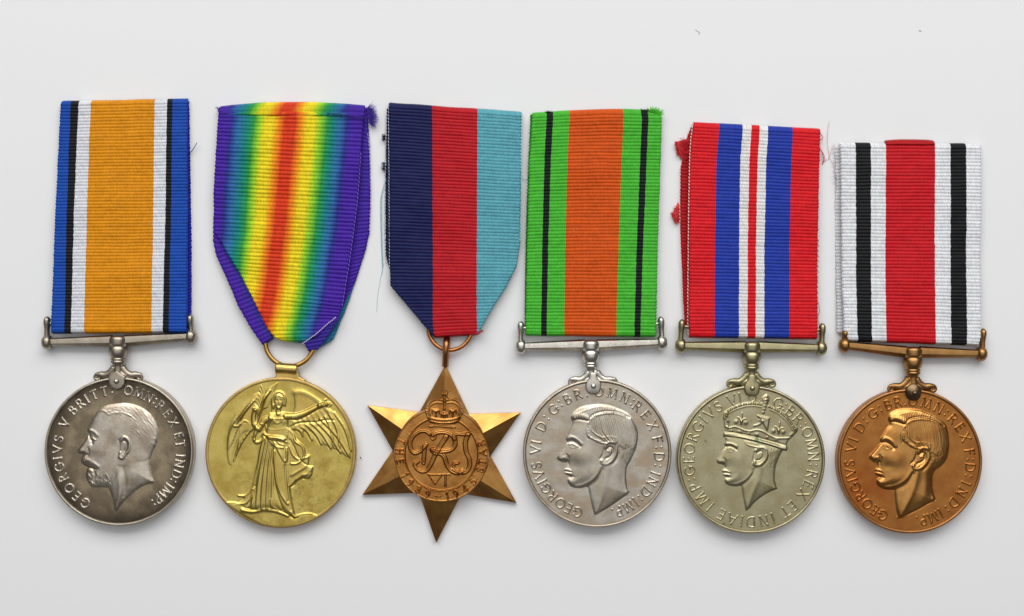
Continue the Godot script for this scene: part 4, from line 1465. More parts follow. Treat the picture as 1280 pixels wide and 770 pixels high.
	put(t, "lug_foot", plate(flat_pts(f, curve(PackedVector2Array([Vector2(346, 464), Vector2(370, 465), Vector2(374, 471), Vector2(380, 477), Vector2(336, 476), Vector2(344, 471)]), true, 3)), 2.0 * S, 12.0 * S, 1.5 * S, lin(200, 168, 98)), mr)
	# ribbon: rainbow of woven silk, both lower corners folded under
	var rb := group_node(t, "ribbon")
	var purple := lin(70, 34, 158)
	var indigo := lin(44, 50, 138)
	var blue := lin(46, 104, 164)
	var teal := lin(20, 128, 124)
	var grn := lin(40, 150, 62)
	var lime := lin(150, 206, 40)
	var yel := lin(236, 212, 32)
	var ora := lin(240, 146, 24)
	var red := lin(216, 58, 26)
	var cuts := [-1.0, 0.08, 0.105, 0.15, 0.205, 0.255, 0.295, 0.335, 0.38, 0.42, 0.465, 0.535, 0.58, 0.62, 0.665, 0.705, 0.755, 0.8, 0.85, 0.89, 0.925, 2.0]
	var tints := [purple, purple, indigo, blue, teal, grn, lime, yel, yel, ora, red, red, ora, yel, yel, lime, grn, teal, blue, indigo, purple, purple]
	var names := ["purple edge stripe", "indigo stripe", "blue stripe", "blue green stripe", "green stripe", "lime stripe", "yellow green stripe", "yellow stripe", "amber stripe", "orange stripe", "red stripe", "orange stripe", "amber stripe", "yellow stripe", "yellow green stripe", "lime stripe", "green stripe", "blue green stripe", "blue stripe", "indigo stripe", "purple edge stripe"]
	var stripes := []
	for i in 21:
		stripes.append([tints[i], cuts[i], cuts[i + 1], cuts[i] - 0.055, cuts[i + 1] - 0.055, tints[i + 1], names[i]])
	# front sheet, its left side cut off by the fold lower down
	strip(rb, f, [[138, 140, 271.5, 455.0, 0, 1, 9.0], [170, 178, 269.5, 452.5, 0, 1, 11], [240, 250, 266.0, 447.0, 0, 1, 12], [290, 300, 265.5, 441.0, 0.0, 1, 12], [308, 316, 278.0, 438.0, 0.085, 1, 12], [340, 352, 298.0, 433.0, 0.21, 1, 12.5], [370, 382, 314.0, 428.0, 0.325, 1, 13], [395, 398, 326.0, 423.5, 0.42, 1, 13.5], [410, 409, 333.0, 408.0, 0.49, 0.93, 14], [421, 419, 342.0, 399.0, 0.55, 0.88, 14], [427.0, 430.0, 352.0, 379.0, 0.6, 0.77, 13.0]], stripes, 5.0, 21, 0.0, 5.0, 1.8, "stripe", 1.15, 0.0)
	# the fold at the top
	strip(rb, f, [[131.0, 130.0, 272.0, 455.5, 0, 1, 6.0], [134.5, 133.5, 271.5, 456.0, 0, 1, 9.6], [143.5, 146.0, 271.5, 456.0, 0, 1, 10.2]], stripes, 4.6, 23, 3.0, 0.6, 0.4, "top_fold", 0.5, 5.0)
	# left corner folded back on itself, a purple band running down to the ring
	var band := [[purple, -1, 0.55, -1, 0.5, purple, "folded purple corner"], [purple.lerp(indigo, 0.6), 0.55, 0.9, 0.5, 0.9, null, "folded indigo corner"], [blue, 0.9, 2, 0.9, 2, null, "folded blue corner"]]
	strip(rb, f, [[270, 280, 264.6, 268.5, 0, 0.4, 8.0], [300, 304, 264.2, 281.5, 0, 0.9, 8.5], [319, 312, 268.0, 290.0, 0, 1, 8.5], [346, 340, 281.0, 304.0, 0, 1, 9.0], [382, 372, 296.0, 320.0, 0, 1, 10], [410, 402, 312.0, 335.0, 0, 1, 11], [433, 424, 328.0, 341.0, 0, 0.9, 11]], band, 5.0, 25, 0.0, 4.0, 0.8, "folded_corner")
	# right side: the back layer and its fold down to the ring
	var back := [[indigo, -1, 0.45, -1, 0.1, purple, ""], [purple, 0.45, 2, 0.1, 0.2, purple, ""], [teal.lerp(indigo, 0.45), 3, 3, 0.2, 2, blue, ""]]
	strip(rb, f, [[133, 133, 440.0, 458.0, 0, 1, 3.0], [180, 182, 442.0, 461.0, 0, 1, 3.0], [250, 250, 438.0, 462.2, 0, 1, 3.0], [296, 292, 430.0, 460.6, 0, 1, 3.2], [318, 312, 426.0, 456.0, 0, 1, 3.4], [352, 345, 420.0, 445.5, 0, 1, 4.0], [392, 386, 412.0, 431.5, 0, 1, 5.0], [426, 424, 392.0, 416.0, 0, 1, 6.0], [437, 434, 392.0, 400.0, 0, 1, 6.5]], [[purple, -1, 0.6, -1, -1, purple, "purple back layer"], [purple.lerp(indigo, 0.3), 0.6, 3, -1, 0.3, purple, "purple back layer"], [teal.lerp(blue, 0.5), 3, 3.5, 0.3, 2, blue, "blue green back layer"]], 5.0, 26, 0.0, 4.0, 0.5, "back_layer")
	strip(rb, f, [[399.0, 398.0, 416.5, 425.0, 0, 1, 13.0], [411, 406, 400.0, 419.0, 0, 1, 13.0], [429, 424, 379.5, 408.0, 0, 1, 12.0], [440.5, 438, 385.0, 396.0, 0.0, 1, 10.0]], [[purple, -1, 2, -1, 2, indigo, "folded purple corner"]], 5.0, 27, 0.0, 3.0, 0.6, "folded_corner")
	edge_stitches(rb, f, pts(0, 0, 1, [377.5, 430.0, 396, 417, 409, 405.5, 421, 396]), 15.8, 2.6, 0.6, 0.25, lin(214, 200, 226), "white stitches along the folded edge")
	edge_stitches(rb, f, pts(0, 0, 1, [458.5, 165, 461, 190, 462.2, 250, 460.5, 290]), 4.0, 4.6, 0.6, 0.3, lin(170, 150, 214), "pale stitches along the back edge")
	edge_stitches(rb, f, pts(0, 0, 1, [451, 190, 446.5, 250, 437.5, 320, 427, 386]), 11.5, 5.0, 0.55, 0.3, lin(120, 92, 196), "pale stitches along the front edge")
	fray(rb, f, Vector2(457, 133), Vector2(461, 154), Vector2(1.0, 0.05), 13.0, 0.85, 260, 5.0, 0.2, lin(78, 44, 168), "frayed purple end")
	fray(rb, f, Vector2(428, 142), Vector2(458, 146), Vector2(0.3, 1.0), 5.0, 0.7, 130, 11.0, 0.2, lin(74, 40, 164))
	fray(rb, f, Vector2(408, 140), Vector2(430, 142), Vector2(0.2, 1.0), 5.0, 0.7, 60, 11.0, 0.25, lin(30, 100, 130))
	fray(rb, f, Vector2(271, 133), Vector2(274, 138), Vector2(-1.0, -0.2), 4.0, 0.7, 30, 6.0, 0.25, lin(74, 40, 164))

# ---------------------------------------------------------------- medal 3: six-pointed star

func medal_star() -> void:
	var cx := 552.0
	var cy := 567.5
	var f := Frame.new(self, cx, cy, 10.0)
	var t := thing("star_medal", "bronze six pointed star medal with crowned monogram, on navy, red and pale blue ribbon", f)
	var mf := metal(0.29, 0.8)
	var tips := [Vector2(556.5, 456), Vector2(650.8, 516), Vector2(645.5, 629), Vector2(545, 679), Vector2(452.5, 619), Vector2(459.0, 507)]
	var ins := [Vector2(586, 518), Vector2(613, 570.5), Vector2(577, 617.5), Vector2(523.5, 616.5), Vector2(490.5, 563.5), Vector2(524, 515.5)]
	var mid := Vector2(552, 567.5)
	var bronze_a := lin(202, 150, 84)
	var bronze_b := lin(170, 118, 64)
	for k in 6:
		var tip: Vector2 = tips[k]
		var a: Vector2 = ins[(k + 5) % 6]
		var b: Vector2 = ins[k]
		put(t, "star_point", star_point(f, mid, tip, a, b, bronze_a, bronze_b), mf)
	# roundel with crown, cypher and lettering
	var rel := Relief.new(480.0, 482.0, 624.0, 630.0, 0.5)
	var none := -5
	rel.L.fill(none)
	rel.H.fill(-9.0)
	var c0 := Vector2(552, 567.3)
	var disc := PackedVector2Array()
	for i in 96:
		disc.append(c0 + Vector2.from_angle(TAU * i / 96.0) * 59.3)
	rel.fill(disc, 1.4, 9.0, 0)
	var crown := curve(pts(450, 480, 5, [412, 168, 418, 130, 440, 100, 472, 86, 504, 88, 514, 70, 508, 52, 530, 36, 552, 50, 546, 72, 556, 88, 590, 86, 622, 104, 642, 140, 648, 172, 634, 196, 612, 236, 560, 246, 500, 244, 440, 236, 424, 200]), true, 3)
	rel.fill(crown, 1.4, 6.0, 2)
	for j in rel.ny:
		for i in rel.nx:
			var at := j * rel.nx + i
			if rel.L[at] == 2:
				rel.H[at] = minf(rel.H[at], 1.6) if rel.H[at] > 0.0 else rel.H[at] + 3.0
	# sunk middle and the ring's edges
	var inner := PackedVector2Array()
	for i in 96:
		inner.append(Vector2(552.2, 566.3) + Vector2.from_angle(TAU * i / 96.0) * 45.6)
	rel.fill(inner, 1.6, -1.3, -1, 0)
	inner.append(inner[0])
	rel.stroke(inner, 0.9, 0.9, 0.9, 0, 0)
	disc.append(disc[0])
	var edge := PackedVector2Array()
	for i in 97:
		edge.append(c0 + Vector2.from_angle(TAU * i / 96.0) * 57.6)
	rel.stroke(edge, 0.8, 0.8, 0.5, 0, 0)
	var g := RandomNumberGenerator.new()
	g.seed = 3
	for k in 900:
		var a := g.randf() * TAU
		var rr := g.randf_range(47.5, 57.0)
		rel.bump(c0.x + cos(a) * rr, c0.y + sin(a) * rr, 0.7, 0.7, 0, g.randf_range(-0.16, 0.16), 0)
	# crown
	var F := func(a: Array, w0: float, w1: float, h: float, mode := 0, label := -1): rel.stroke(curve(pts(450, 480, 5, a)), w0, w1, h, mode, -1, label)
	var beads := func(a: Array, n: int, rad: float, h: float):
		var q := curve(pts(450, 480, 5, a), false, 12)
		for i in n:
			var p := q[int(float(i) / (n - 1) * (q.size() - 1))]
			rel.bump(p.x, p.y, rad, rad, 0, h)
	F.call([436, 206, 480, 216, 530, 220, 580, 216, 622, 204], 1.6, 1.6, 1.1)
	F.call([446, 226, 490, 236, 530, 238, 570, 236, 606, 226], 1.2, 1.2, 1.0)
	beads.call([440, 216, 490, 226, 530, 229, 574, 226, 614, 214], 15, 0.8, 0.9)
	beads.call([420, 176, 424, 136, 444, 108, 474, 94, 512, 98], 11, 0.9, 1.3)
	beads.call([640, 176, 636, 136, 616, 108, 586, 94, 548, 98], 11, 0.9, 1.3)
	F.call([436, 180, 438, 146, 456, 122, 484, 112, 512, 116], 0.8, 0.8, 1.0)
	F.call([626, 180, 622, 146, 604, 122, 576, 112, 548, 116], 0.8, 0.8, 1.0)
	beads.call([530, 104, 530, 130, 530, 156], 6, 1.3, 1.2)
	rel.bump(556, 498.6, 2.0, 2.0, 0, 1.4)
	F.call([530, 84, 530, 42], 1.0, 1.3, 1.6)
	F.call([514, 62, 546, 62], 1.2, 1.2, 1.4)
	for sgn in [-1.0, 1.0]:
		F.call([530 + sgn * 52, 196, 530 + sgn * 52, 168], 1.2, 1.0, 1.1)
		F.call([530 + sgn * 52, 172, 530 + sgn * 70, 156, 530 + sgn * 74, 176], 1.1, 0.9, 1.1)
		F.call([530 + sgn * 52, 172, 530 + sgn * 36, 158, 530 + sgn * 32, 178], 1.1, 0.9, 1.1)
		rel.bump(556 + sgn * 10.4, 511.5, 1.6, 2.0, 0, 1.0)
		F.call([530 + sgn * 88, 200, 530 + sgn * 92, 180], 1.1, 1.0, 1.0)
		F.call([530 + sgn * 18, 200, 530 + sgn * 12, 182], 1.1, 1.0, 0.8)
	F.call([530, 200, 530, 174], 1.8, 1.8, 1.2)
	F.call([516, 186, 544, 186], 1.6, 1.6, 1.0)
	F.call([440, 262, 480, 258, 530, 262, 594, 266], 1.2, 1.2, 1.2, 0)
	# cypher, drawn as doubled tubes; all of it one raised piece
	var cy_lab := 3
	for pass_no in 2:
		var w := 2.9 if pass_no == 0 else 0.6
		var h := 2.1 if pass_no == 0 else -0.8
		var lab := cy_lab if pass_no == 0 else -1
		var md := 1 if pass_no == 0 else 0
		F.call([438, 306, 412, 288, 372, 292, 334, 322, 316, 362, 322, 402, 344, 424, 374, 416, 398, 392, 416, 374], w, w, h, md, lab)
		F.call([408, 384, 404, 430, 400, 490], w, w * 0.8, h, md, lab)
		F.call([452, 306, 472, 326, 458, 340, 448, 330], w * 0.7, w * 0.6, h * 0.8, md, lab)
		F.call([456, 312, 494, 296, 548, 300, 586, 326, 598, 366, 578, 400, 536, 414, 486, 410, 456, 402], w, w, h, md, lab)
		F.call([540, 328, 510, 374, 476, 430, 448, 490, 420, 532, 388, 540, 358, 522, 346, 494, 364, 482], w * 1.15, w * 0.8, h, md, lab)
		F.call([452, 406, 470, 424, 506, 430, 530, 452, 546, 500, 572, 534, 610, 550, 640, 536], w, w, h, md, lab)
		F.call([596, 336, 590, 318, 612, 304, 650, 308, 682, 306], w * 0.9, w * 0.9, h, md, lab)
		F.call([676, 312, 660, 360, 666, 420, 686, 470, 684, 516, 656, 546, 616, 540, 586, 516, 592, 488, 612, 488], w * 1.1, w * 0.8, h, md, lab)
	F.call([428, 560, 470, 562, 520, 560, 562, 560], 0.8, 0.8, 1.2, 0, cy_lab)
	F.call([434, 562, 472, 616], 1.2, 1.1, 1.3, 0, cy_lab)
	F.call([472, 616, 514, 562], 0.9, 0.9, 1.2, 0, cy_lab)
	F.call([538, 562, 536, 630], 1.2, 1.2, 1.2, 0, cy_lab)
	inscribe(rel, [["THE", 289.0, 261.0], ["1939", 240.5, 199.0], ["-", 184.5, 184.5], ["1945", 171.5, 130.0], ["STAR", 111.0, 74.0]], c0.x, c0.y, 51.8, 8.4, 0.85, 1.7, true)
	var ra := lin(188, 134, 72)
	var rbz := lin(158, 106, 54)
	var paint := func(px: float, py: float, l: int) -> Color:
		return old_metal(ra, rbz, px, py, 8.0, 1.2, 0.08)
	var ms := rel.meshes(self, f, 20.0, paint, 0.0, 0.0, 0.0, none)
	var md := metal(0.33, 0.7)
	put(t, "roundel", ms[0], md)
	if ms.has(2): put(t, "crown", ms[2], md)
	if ms.has(3): put(t, "monogram", ms[3], md)
	var words := group_node(t, "inscription")
	for l in ms:
		if l >= 10:
			put(words, "letter", ms[l], md)
	# eyelet and ring
	var copper := lin(170, 112, 68)
	var mr := metal(0.26)
	var ring := PackedVector3Array()
	for i in 65:
		var a := TAU * float(i) / 64.0
		ring.append(f.at(562.4 + cos(a) * 27.2, 410.5 + sin(a) * 27.2, 6.2 + 2.8 * sin(a)))
	put(t, "suspension_ring", tube(ring, 2.6 * S, 2.6 * S, 16, copper), mr)
	var eye := PackedVector3Array()
	for q in [[556.3, 458.0, 6.5], [556.6, 452.0, 7.5], [557.0, 445.0, 12.5], [557.6, 437.0, 15.0], [558.2, 430.0, 14.5], [558.6, 424.0, 10.0], [558.6, 427.0, 5.0], [557.8, 436.0, 3.2], [556.8, 449.0, 4.4]]:
		eye.append(f.at(q[0], q[1], q[2]))
	put(t, "eyelet", tube(eye, 4.2 * S, 4.2 * S, 12, copper), mr)
	# ribbon
	var rb := group_node(t, "ribbon")
	var navy := lin(24, 28, 78)
	var red := lin(184, 22, 34)
	var sky := lin(92, 164, 178)
	var stripes := [[navy, -1, 0.327, -1, 0.335, null, "navy stripe"], [red, 0.327, 0.668, 0.335, 0.668, null, "red middle stripe"], [sky, 0.668, 2, 0.668, 2, null, "pale blue stripe"]]
	strip(rb, f, [[127, 138.5, 485.5, 652.2, 0, 1, 8.5], [200, 210, 486.2, 651.5, 0, 1, 10], [300, 306, 486.8, 650.3, 0, 1, 10.5], [330, 333, 487.0, 646.0, 0, 0.975, 11], [357, 357, 487.5, 634.0, 0.005, 0.9, 11.5], [385, 383, 511.0, 617.5, 0.15, 0.8, 12.5], [405, 402, 528.0, 606.5, 0.255, 0.73, 13], [423, 419, 544.0, 597.5, 0.335, 0.675, 13]], stripes, 4.1, 31, 5.0, 4.0, 1.4)
	strip(rb, f, [[134, 140, 482.5, 640.0, 0, 1, 1.2], [250, 252, 480.5, 645.0, 0, 1, 1.4], [318, 320, 481.0, 646.0, 0, 1, 1.5], [336, 340, 485.5, 641.0, 0.03, 0.97, 1.8], [352, 360, 494.0, 628.0, 0.1, 0.9, 2.4], [408, 410, 536.0, 598.0, 0.3, 0.68, 6.0]], [[lin(28, 32, 70), -1, 0.327, -1, 0.335, null, "navy back layer"], [red, 0.327, 0.668, 0.335, 0.668, null, "red back layer"], [lin(90, 165, 180), 0.668, 2, 0.668, 2, null, "pale blue back layer"]], 4.1, 32, 0.0, 0.0, 0.3, "back_layer")
	edge_stitches(rb, f, pts(0, 0, 1, [485.2, 130, 486.0, 200, 486.6, 300, 487.0, 354]), 8.6, 4.1, 0.5, 0.45, lin(176, 184, 196), "white stitches along the front left edge")
	edge_stitches(rb, f, pts(0, 0, 1, [482.2, 142, 480.4, 250, 480.8, 316, 484, 334]), 3.0, 4.1, 0.5, 0.45, lin(170, 178, 190), "white stitches along the back left edge")
	edge_stitches(rb, f, pts(0, 0, 1, [651.8, 142, 651.0, 210, 650.0, 304]), 8.6, 4.1, 0.6, 0.4, lin(140, 206, 214), "pale blue stitches along the right edge")
	fray(rb, f, Vector2(481, 168), Vector2(481, 174), Vector2(-1, 0.1), 5.5, 0.9, 46, 2.0, 0.3, lin(30, 34, 70), "navy tuft")
	fray(rb, f, Vector2(481, 202), Vector2(481, 210), Vector2(-0.7, 0.5), 6.5, 0.8, 46, 2.0, 0.3, lin(30, 34, 70), "navy tuft")
	for k in 4:
		loose_thread(rb, f, pts(0, 0, 1, [481 - k * 0.9, 226 + k * 4, 477.0 - k * 0.8, 240 + k * 3, 476.6 - k * 0.5, 290, 478 - k * 0.3, 330 + k * 4]), 1.2, 0.8, 0.22, lin(160, 196, 200))
	loose_thread(rb, f, pts(0, 0, 1, [478.5, 330, 474, 352, 471, 372, 470, 390]), 0.8, 0.7, 0.28, lin(176, 206, 214))
	loose_thread(rb, f, pts(0, 0, 1, [651.0, 218, 656, 224, 660, 222]), 3.0, 0.8, 0.3, lin(150, 204, 212))
	fray(rb, f, Vector2(594, 417), Vector2(603, 412), Vector2(0.3, 1.0), 4.0, 0.9, 40, 12.0, 0.3, lin(180, 40, 50))

# One arm of the star: two sloping faces meeting on a ridge, low side walls and a flat back.
func star_point(f: Frame, mid: Vector2, tip: Vector2, a: Vector2, b: Vector2, ca: Color, cb: Color) -> ArrayMesh:
	var P := PackedVector3Array()
	var N := PackedVector3Array()
	var C := PackedColorArray()
	var U := PackedVector2Array()
	var I := PackedInt32Array()
	var edge_h := 6.0
	var ridge_h := 31.0
	var base_h := 0.6
	var quad := func(p00: Vector3, p10: Vector3, p01: Vector3, p11: Vector3, n_hint: Vector3, nu: int, nv: int):
		var first := P.size()
		var n := (p10 - p00).cross(p01 - p00)
		if n.length() < 1e-12: n = (p11 - p10).cross(p11 - p01)
		n = n.normalized()
		var swap := n.dot(n_hint) < 0.0
		if swap: n = -n
		for j in nv + 1:
			for i in nu + 1:
				var v := p00.lerp(p10, float(i) / nu).lerp(p01.lerp(p11, float(i) / nu), float(j) / nv)
				P.append(v)
				N.append(n)
				var q := v / S
				C.append(old_metal(ca, cb, q.x + cx_of(f) , q.z + cy_of(f), 9.0, 1.4, 0.1))
				U.append(Vector2(v.x, v.z + v.y) / S / 64.0)
		for j in nv:
			for i in nu:
				var k := first + j * (nu + 1) + i
				if swap:
					I.append_array([k, k + 1, k + nu + 2, k, k + nu + 2, k + nu + 1])
				else:
					I.append_array([k, k + nu + 2, k + 1, k, k + nu + 1, k + nu + 2])
	var tip_lo := f.at(tip.x, tip.y, base_h)
	var tip_e := f.at(tip.x, tip.y, edge_h)
	var m0 := mid.lerp(tip, 0.42)            # under the roundel the ridge is cut away
	var m := f.at(m0.x, m0.y, lerpf(ridge_h, edge_h, 0.42))
	for s in 2:
		var q := a if s == 0 else b
		# each face from the ridge down to the outline, the ridge itself a little worn
		var e := f.at(q.x, q.y, edge_h)
		quad.call(m, tip_e, e, e.lerp(tip_e, 0.9999), Vector3.UP, 8, 8)
		var out := (f.at(q.x, q.y, 0) + f.at(tip.x, tip.y, 0)) * 0.5 - f.at(mid.x, mid.y, 0)
		quad.call(e, tip_e, f.at(q.x, q.y, base_h), tip_lo, out, 8, 1)
	quad.call(f.at(mid.x, mid.y, base_h), f.at(a.x, a.y, base_h), f.at(b.x, b.y, base_h), tip_lo, Vector3.DOWN, 4, 4)
	return arrays(P, N, C, U, I)

func cx_of(f: Frame) -> float:
	return f.cx

func cy_of(f: Frame) -> float:
	return f.cy

# ---------------------------------------------------------------- medal 5: pale nickel, crowned profile

func medal_crowned() -> void:
	var cx := 939.0
	var cy := 574.6
	var r := 92.6
	var h0 := 15.0
	var f := Frame.new(self, cx, cy, 16.0)
	var t := thing("crowned_medal", "dull greenish nickel round medal with crowned profile, on red, blue and white ribbon", f)
	var rel := Relief.new(cx - r, cy - r, cx + r, cy + r, 0.62)
	var ox := 850.0
	var oy := 485.0
	var head := curve(pts(ox, oy, 5, [290, 300, 284, 325, 279, 348, 286, 370, 270, 392, 246, 430, 230, 454, 238, 470, 266, 480, 282, 494, 270, 510, 266, 520, 276, 534, 272, 544, 290, 556, 280, 574, 286, 594, 305, 606, 350, 613, 380, 615, 388, 642, 396, 692, 406, 738, 412, 766, 440, 746, 470, 716, 520, 676, 570, 646, 610, 632, 600, 610, 590, 560, 596, 500, 616, 440, 640, 392, 656, 382, 600, 350, 480, 320, 380, 300]), true, 3)
	rel.fill(head, 3.4, 0.9, 1, -1, 2.0)
	rel.fill(head, 22.0, 4.0, -1, 1, 1.5)
	var crown := curve(pts(ox, oy, 5, [274, 292, 280, 250, 270, 190, 278, 152, 320, 122, 380, 98, 440, 88, 505, 94, 514, 60, 540, 38, 560, 62, 552, 104, 610, 130, 664, 170, 704, 220, 738, 256, 706, 300, 680, 322, 668, 350, 668, 378, 655, 388, 560, 356, 460, 330, 360, 308, 280, 304]), true, 3)
	rel.fill(crown, 2.4, 1.1, 2)
	rel.fill(crown, 16.0, 0.5, -1, 2)
	var F := func(a: Array, w0: float, w1: float, h: float, mode := 0, only := 1): rel.stroke(curve(pts(ox, oy, 5, a)), w0, w1, h, mode, only)
	# face
	rel.bump(ox + 72, oy + 90, 9, 10, 0, 0.8, 1)
	rel.bump(ox + 66, oy + 114, 8, 5, -20, 0.6, 1)
	F.call([280, 352, 300, 346, 326, 350, 352, 364], 1.6, 1.6, 1.3)
	F.call([290, 368, 312, 364, 338, 374, 352, 384], 1.8, 1.8, -1.5)
	F.call([294, 378, 314, 374, 334, 386], 0.9, 0.8, 1.0)
	F.call([300, 396, 318, 400, 332, 394], 0.8, 0.7, 0.6)
	F.call([304, 386, 314, 388], 1.2, 1.2, 0.6)
	F.call([284, 376, 262, 412, 244, 448], 2.4, 3.0, 0.9)
	F.call([246, 464, 262, 456, 278, 464], 2.0, 1.7, 0.9)
	F.call([276, 440, 286, 460, 280, 480], 1.3, 1.4, -1.1)
	F.call([240, 471, 256, 475, 268, 481], 1.0, 0.9, -0.7)
	F.call([268, 520, 288, 517, 306, 526], 1.5, 1.0, 1.1)
	F.call([270, 530, 290, 530, 310, 534], 1.0, 0.8, -1.3)
	F.call([276, 541, 292, 541, 306, 542], 1.5, 1.1, 1.0)
	F.call([284, 556, 300, 560, 316, 558], 1.4, 1.2, -0.8)
	rel.bump(ox + 59, oy + 116, 4, 4, 0, 0.8, 1)
	F.call([370, 618, 410, 590, 446, 550, 472, 500], 2.6, 3.2, -1.0)
	F.call([310, 604, 360, 598, 410, 570, 444, 530], 2.2, 2.4, 0.7)
	F.call([500, 490, 486, 570, 450, 660, 424, 740], 5.0, 3.4, 0.9)
	F.call([596, 500, 585, 560, 594, 620], 2.4, 2.2, 0.5)
	F.call([424, 752, 470, 710, 530, 668, 604, 634], 1.2, 1.2, -0.8)
	F.call([470, 392, 490, 374, 520, 372, 540, 396, 538, 432, 516, 464, 484, 482, 462, 474, 466, 458], 1.7, 1.9, 1.6)
	F.call([484, 404, 502, 394, 518, 404, 516, 430, 496, 448, 478, 450], 1.3, 1.2, -1.2)
	F.call([468, 466, 482, 470], 1.8, 1.8, 0.8)
	F.call([466, 396, 460, 430, 452, 458], 1.4, 1.4, -0.8)
	F.call([544, 390, 556, 420, 540, 460, 510, 490], 1.6, 1.6, -0.6)
	var g := RandomNumberGenerator.new()
	g.seed = 12
	for k in 16:
		var x := 400.0 + 5.0 * k
		F.call([x, 330 + k, x + 10, 350 + k * 1.2, x + 34, 362 + k], 0.7, 0.5, 0.45)
	for k in 36:
		var x := g.randf_range(560, 640)
		var y := g.randf_range(370, 500)
		if x > 640 - (y - 390) * 0.45: continue
		F.call([x, y, x - 4, y + 14, x - 12, y + 26], 0.7, 0.5, g.randf_range(0.2, 0.4))
	# crown: band, jewels, arches, fleurs and cross
	var band := [276, 290, 330, 296, 400, 308, 470, 324, 540, 344, 610, 364, 662, 380]
	F.call(band, 2.6, 2.6, 1.7, 1, 2)
	F.call([278, 302, 340, 310, 420, 326, 500, 346, 580, 368, 655, 390], 0.9, 0.9, -1.0, 0, 2)
	F.call([288, 240, 310, 250, 340, 242, 372, 252, 408, 266, 440, 270, 480, 262, 520, 272, 560, 296, 600, 312, 640, 314, 690, 312], 1.2, 1.2, 1.1, 0, 2)
	F.call([282, 272, 340, 278, 420, 294, 500, 312, 580, 334, 660, 356], 0.8, 0.8, -0.7, 0, 2)
	for q in [[372, 272, 3.2, 2.0], [600, 322, 3.2, 2.2], [480, 290, 3.0, 2.0], [320, 266, 2.0, 1.6], [430, 284, 1.5, 1.5], [545, 308, 1.6, 1.6]]:
		rel.bump(ox + q[0] / 5.0, oy + q[1] / 5.0, q[2], q[3], 14, 1.2, 2)
	var beads := PackedVector2Array()
	var rows := [[288, 176, 300, 146, 340, 122, 400, 102, 460, 96, 506, 102], [556, 116, 610, 142, 660, 180, 690, 216, 716, 256]]
	for q in rows:
		var line := curve(pts(ox, oy, 5, q), false, 10)
		var n := 21 if q.size() > 10 else 18
		for i in n:
			beads.append(line[int(float(i) / (n - 1) * (line.size() - 1))])
		rel.stroke(curve(pts(ox, oy, 5, q)), 1.8, 1.8, 0.4, 0, 2)
	F.call([292, 164, 340, 138, 400, 118, 460, 112, 510, 120], 0.8, 0.8, 0.8, 0, 2)
	F.call([560, 134, 612, 160, 660, 200, 690, 236, 704, 264], 0.8, 0.8, 0.8, 0, 2)
	F.call([292, 170, 300, 210, 296, 250], 1.2, 1.2, 0.8, 0, 2)
	for q in [[276, 152], [284, 188], [300, 206], [720, 264], [700, 286], [690, 296]]:
		rel.bump(ox + q[0] / 5.0, oy + q[1] / 5.0, 1.8, 1.8, 0, 1.0, 2)
	# central cross
	for q in [[514, 208, 480, 168, 562, 186], [514, 208, 560, 188, 546, 268], [514, 208, 548, 266, 462, 234], [514, 208, 460, 232, 482, 170]]:
		var tri := pts(ox, oy, 5, [q[0], q[1], lerpf(q[0], q[2], 0.95), lerpf(q[1], q[3], 0.95), lerpf(q[0], q[4], 0.95), lerpf(q[1], q[5], 0.95)])
		if q[2] == 480 or q[2] == 560:
			rel.fill(tri, 1.3, 1.9, -1, 2)
			rel.stroke(PackedVector2Array([tri[0], tri[1], tri[2], tri[0]]), 0.7, 0.7, 0.8, 0, 2)
	F.call([462, 236, 490, 228, 514, 210, 496, 200], 1.5, 1.4, 1.1, 0, 2)
	rel.bump(ox + 101.6, oy + 42.0, 1.9, 1.9, 0, 1.1, 2)
	# orb and small cross at the top
	for q in [[520, 152, 1.8], [524, 132, 2.0], [530, 112, 2.4], [534, 92, 2.0], [537, 72, 1.8], [540, 54, 1.5]]:
		rel.bump(ox + q[0] / 5.0, oy + q[1] / 5.0, q[2], q[2] * 0.9, 0, 1.3)
	F.call([524, 78, 538, 74, 552, 80], 0.9, 0.9, 0.9, 0, -1)
	# fleurs-de-lis
	for q in [[382, 200], [616, 258]]:
		var x: float = q[0]
		var y: float = q[1]
		F.call([x, y + 22, x + 2, y - 10, x + 6, y - 44], 1.5, 0.7, 1.4, 0, 2)
		F.call([x, y + 10, x - 12, y - 14, x - 22, y - 16], 1.2, 0.8, 1.1, 0, 2)
		F.call([x, y + 10, x + 18, y - 8, x + 30, y - 4], 1.2, 0.8, 1.1, 0, 2)
		rel.bump(ox + (x - 32) / 5.0, oy + (y + 10) / 5.0, 2.7, 2.7, 0, 1.5, 2)
		rel.bump(ox + (x + 28) / 5.0, oy + (y + 16) / 5.0, 2.7, 2.7, 0, 1.5, 2)
	rel.scale_label(1, 0.6)
	rel.scale_label(2, 0.7)
	rel.soften(1)
	for p in beads:
		rel.bump(p.x, p.y, 0.95, 0.95, 0, 1.3)
	inscribe(rel, [["GEORGIVS", 259.5, 328.0], ["VI", 342.2, 349.6], ["D.", 360.4, 368.0], ["G:", 385.5, 392.5], ["BR:", 398.8, 416.5], ["OMN:", 424.0, 455.0], ["REX", 463.4, 484.0], ["ET", 498.0, 507.0], ["INDIAE", 519.5, 568.3], ["IMP:", 580.8, 611.5]], cx, cy, 78.2, 12.4, 0.66, 0.75)
	var a := lin(180, 172, 140)
	var b := lin(166, 156, 120)
	var green := lin(70, 100, 66)
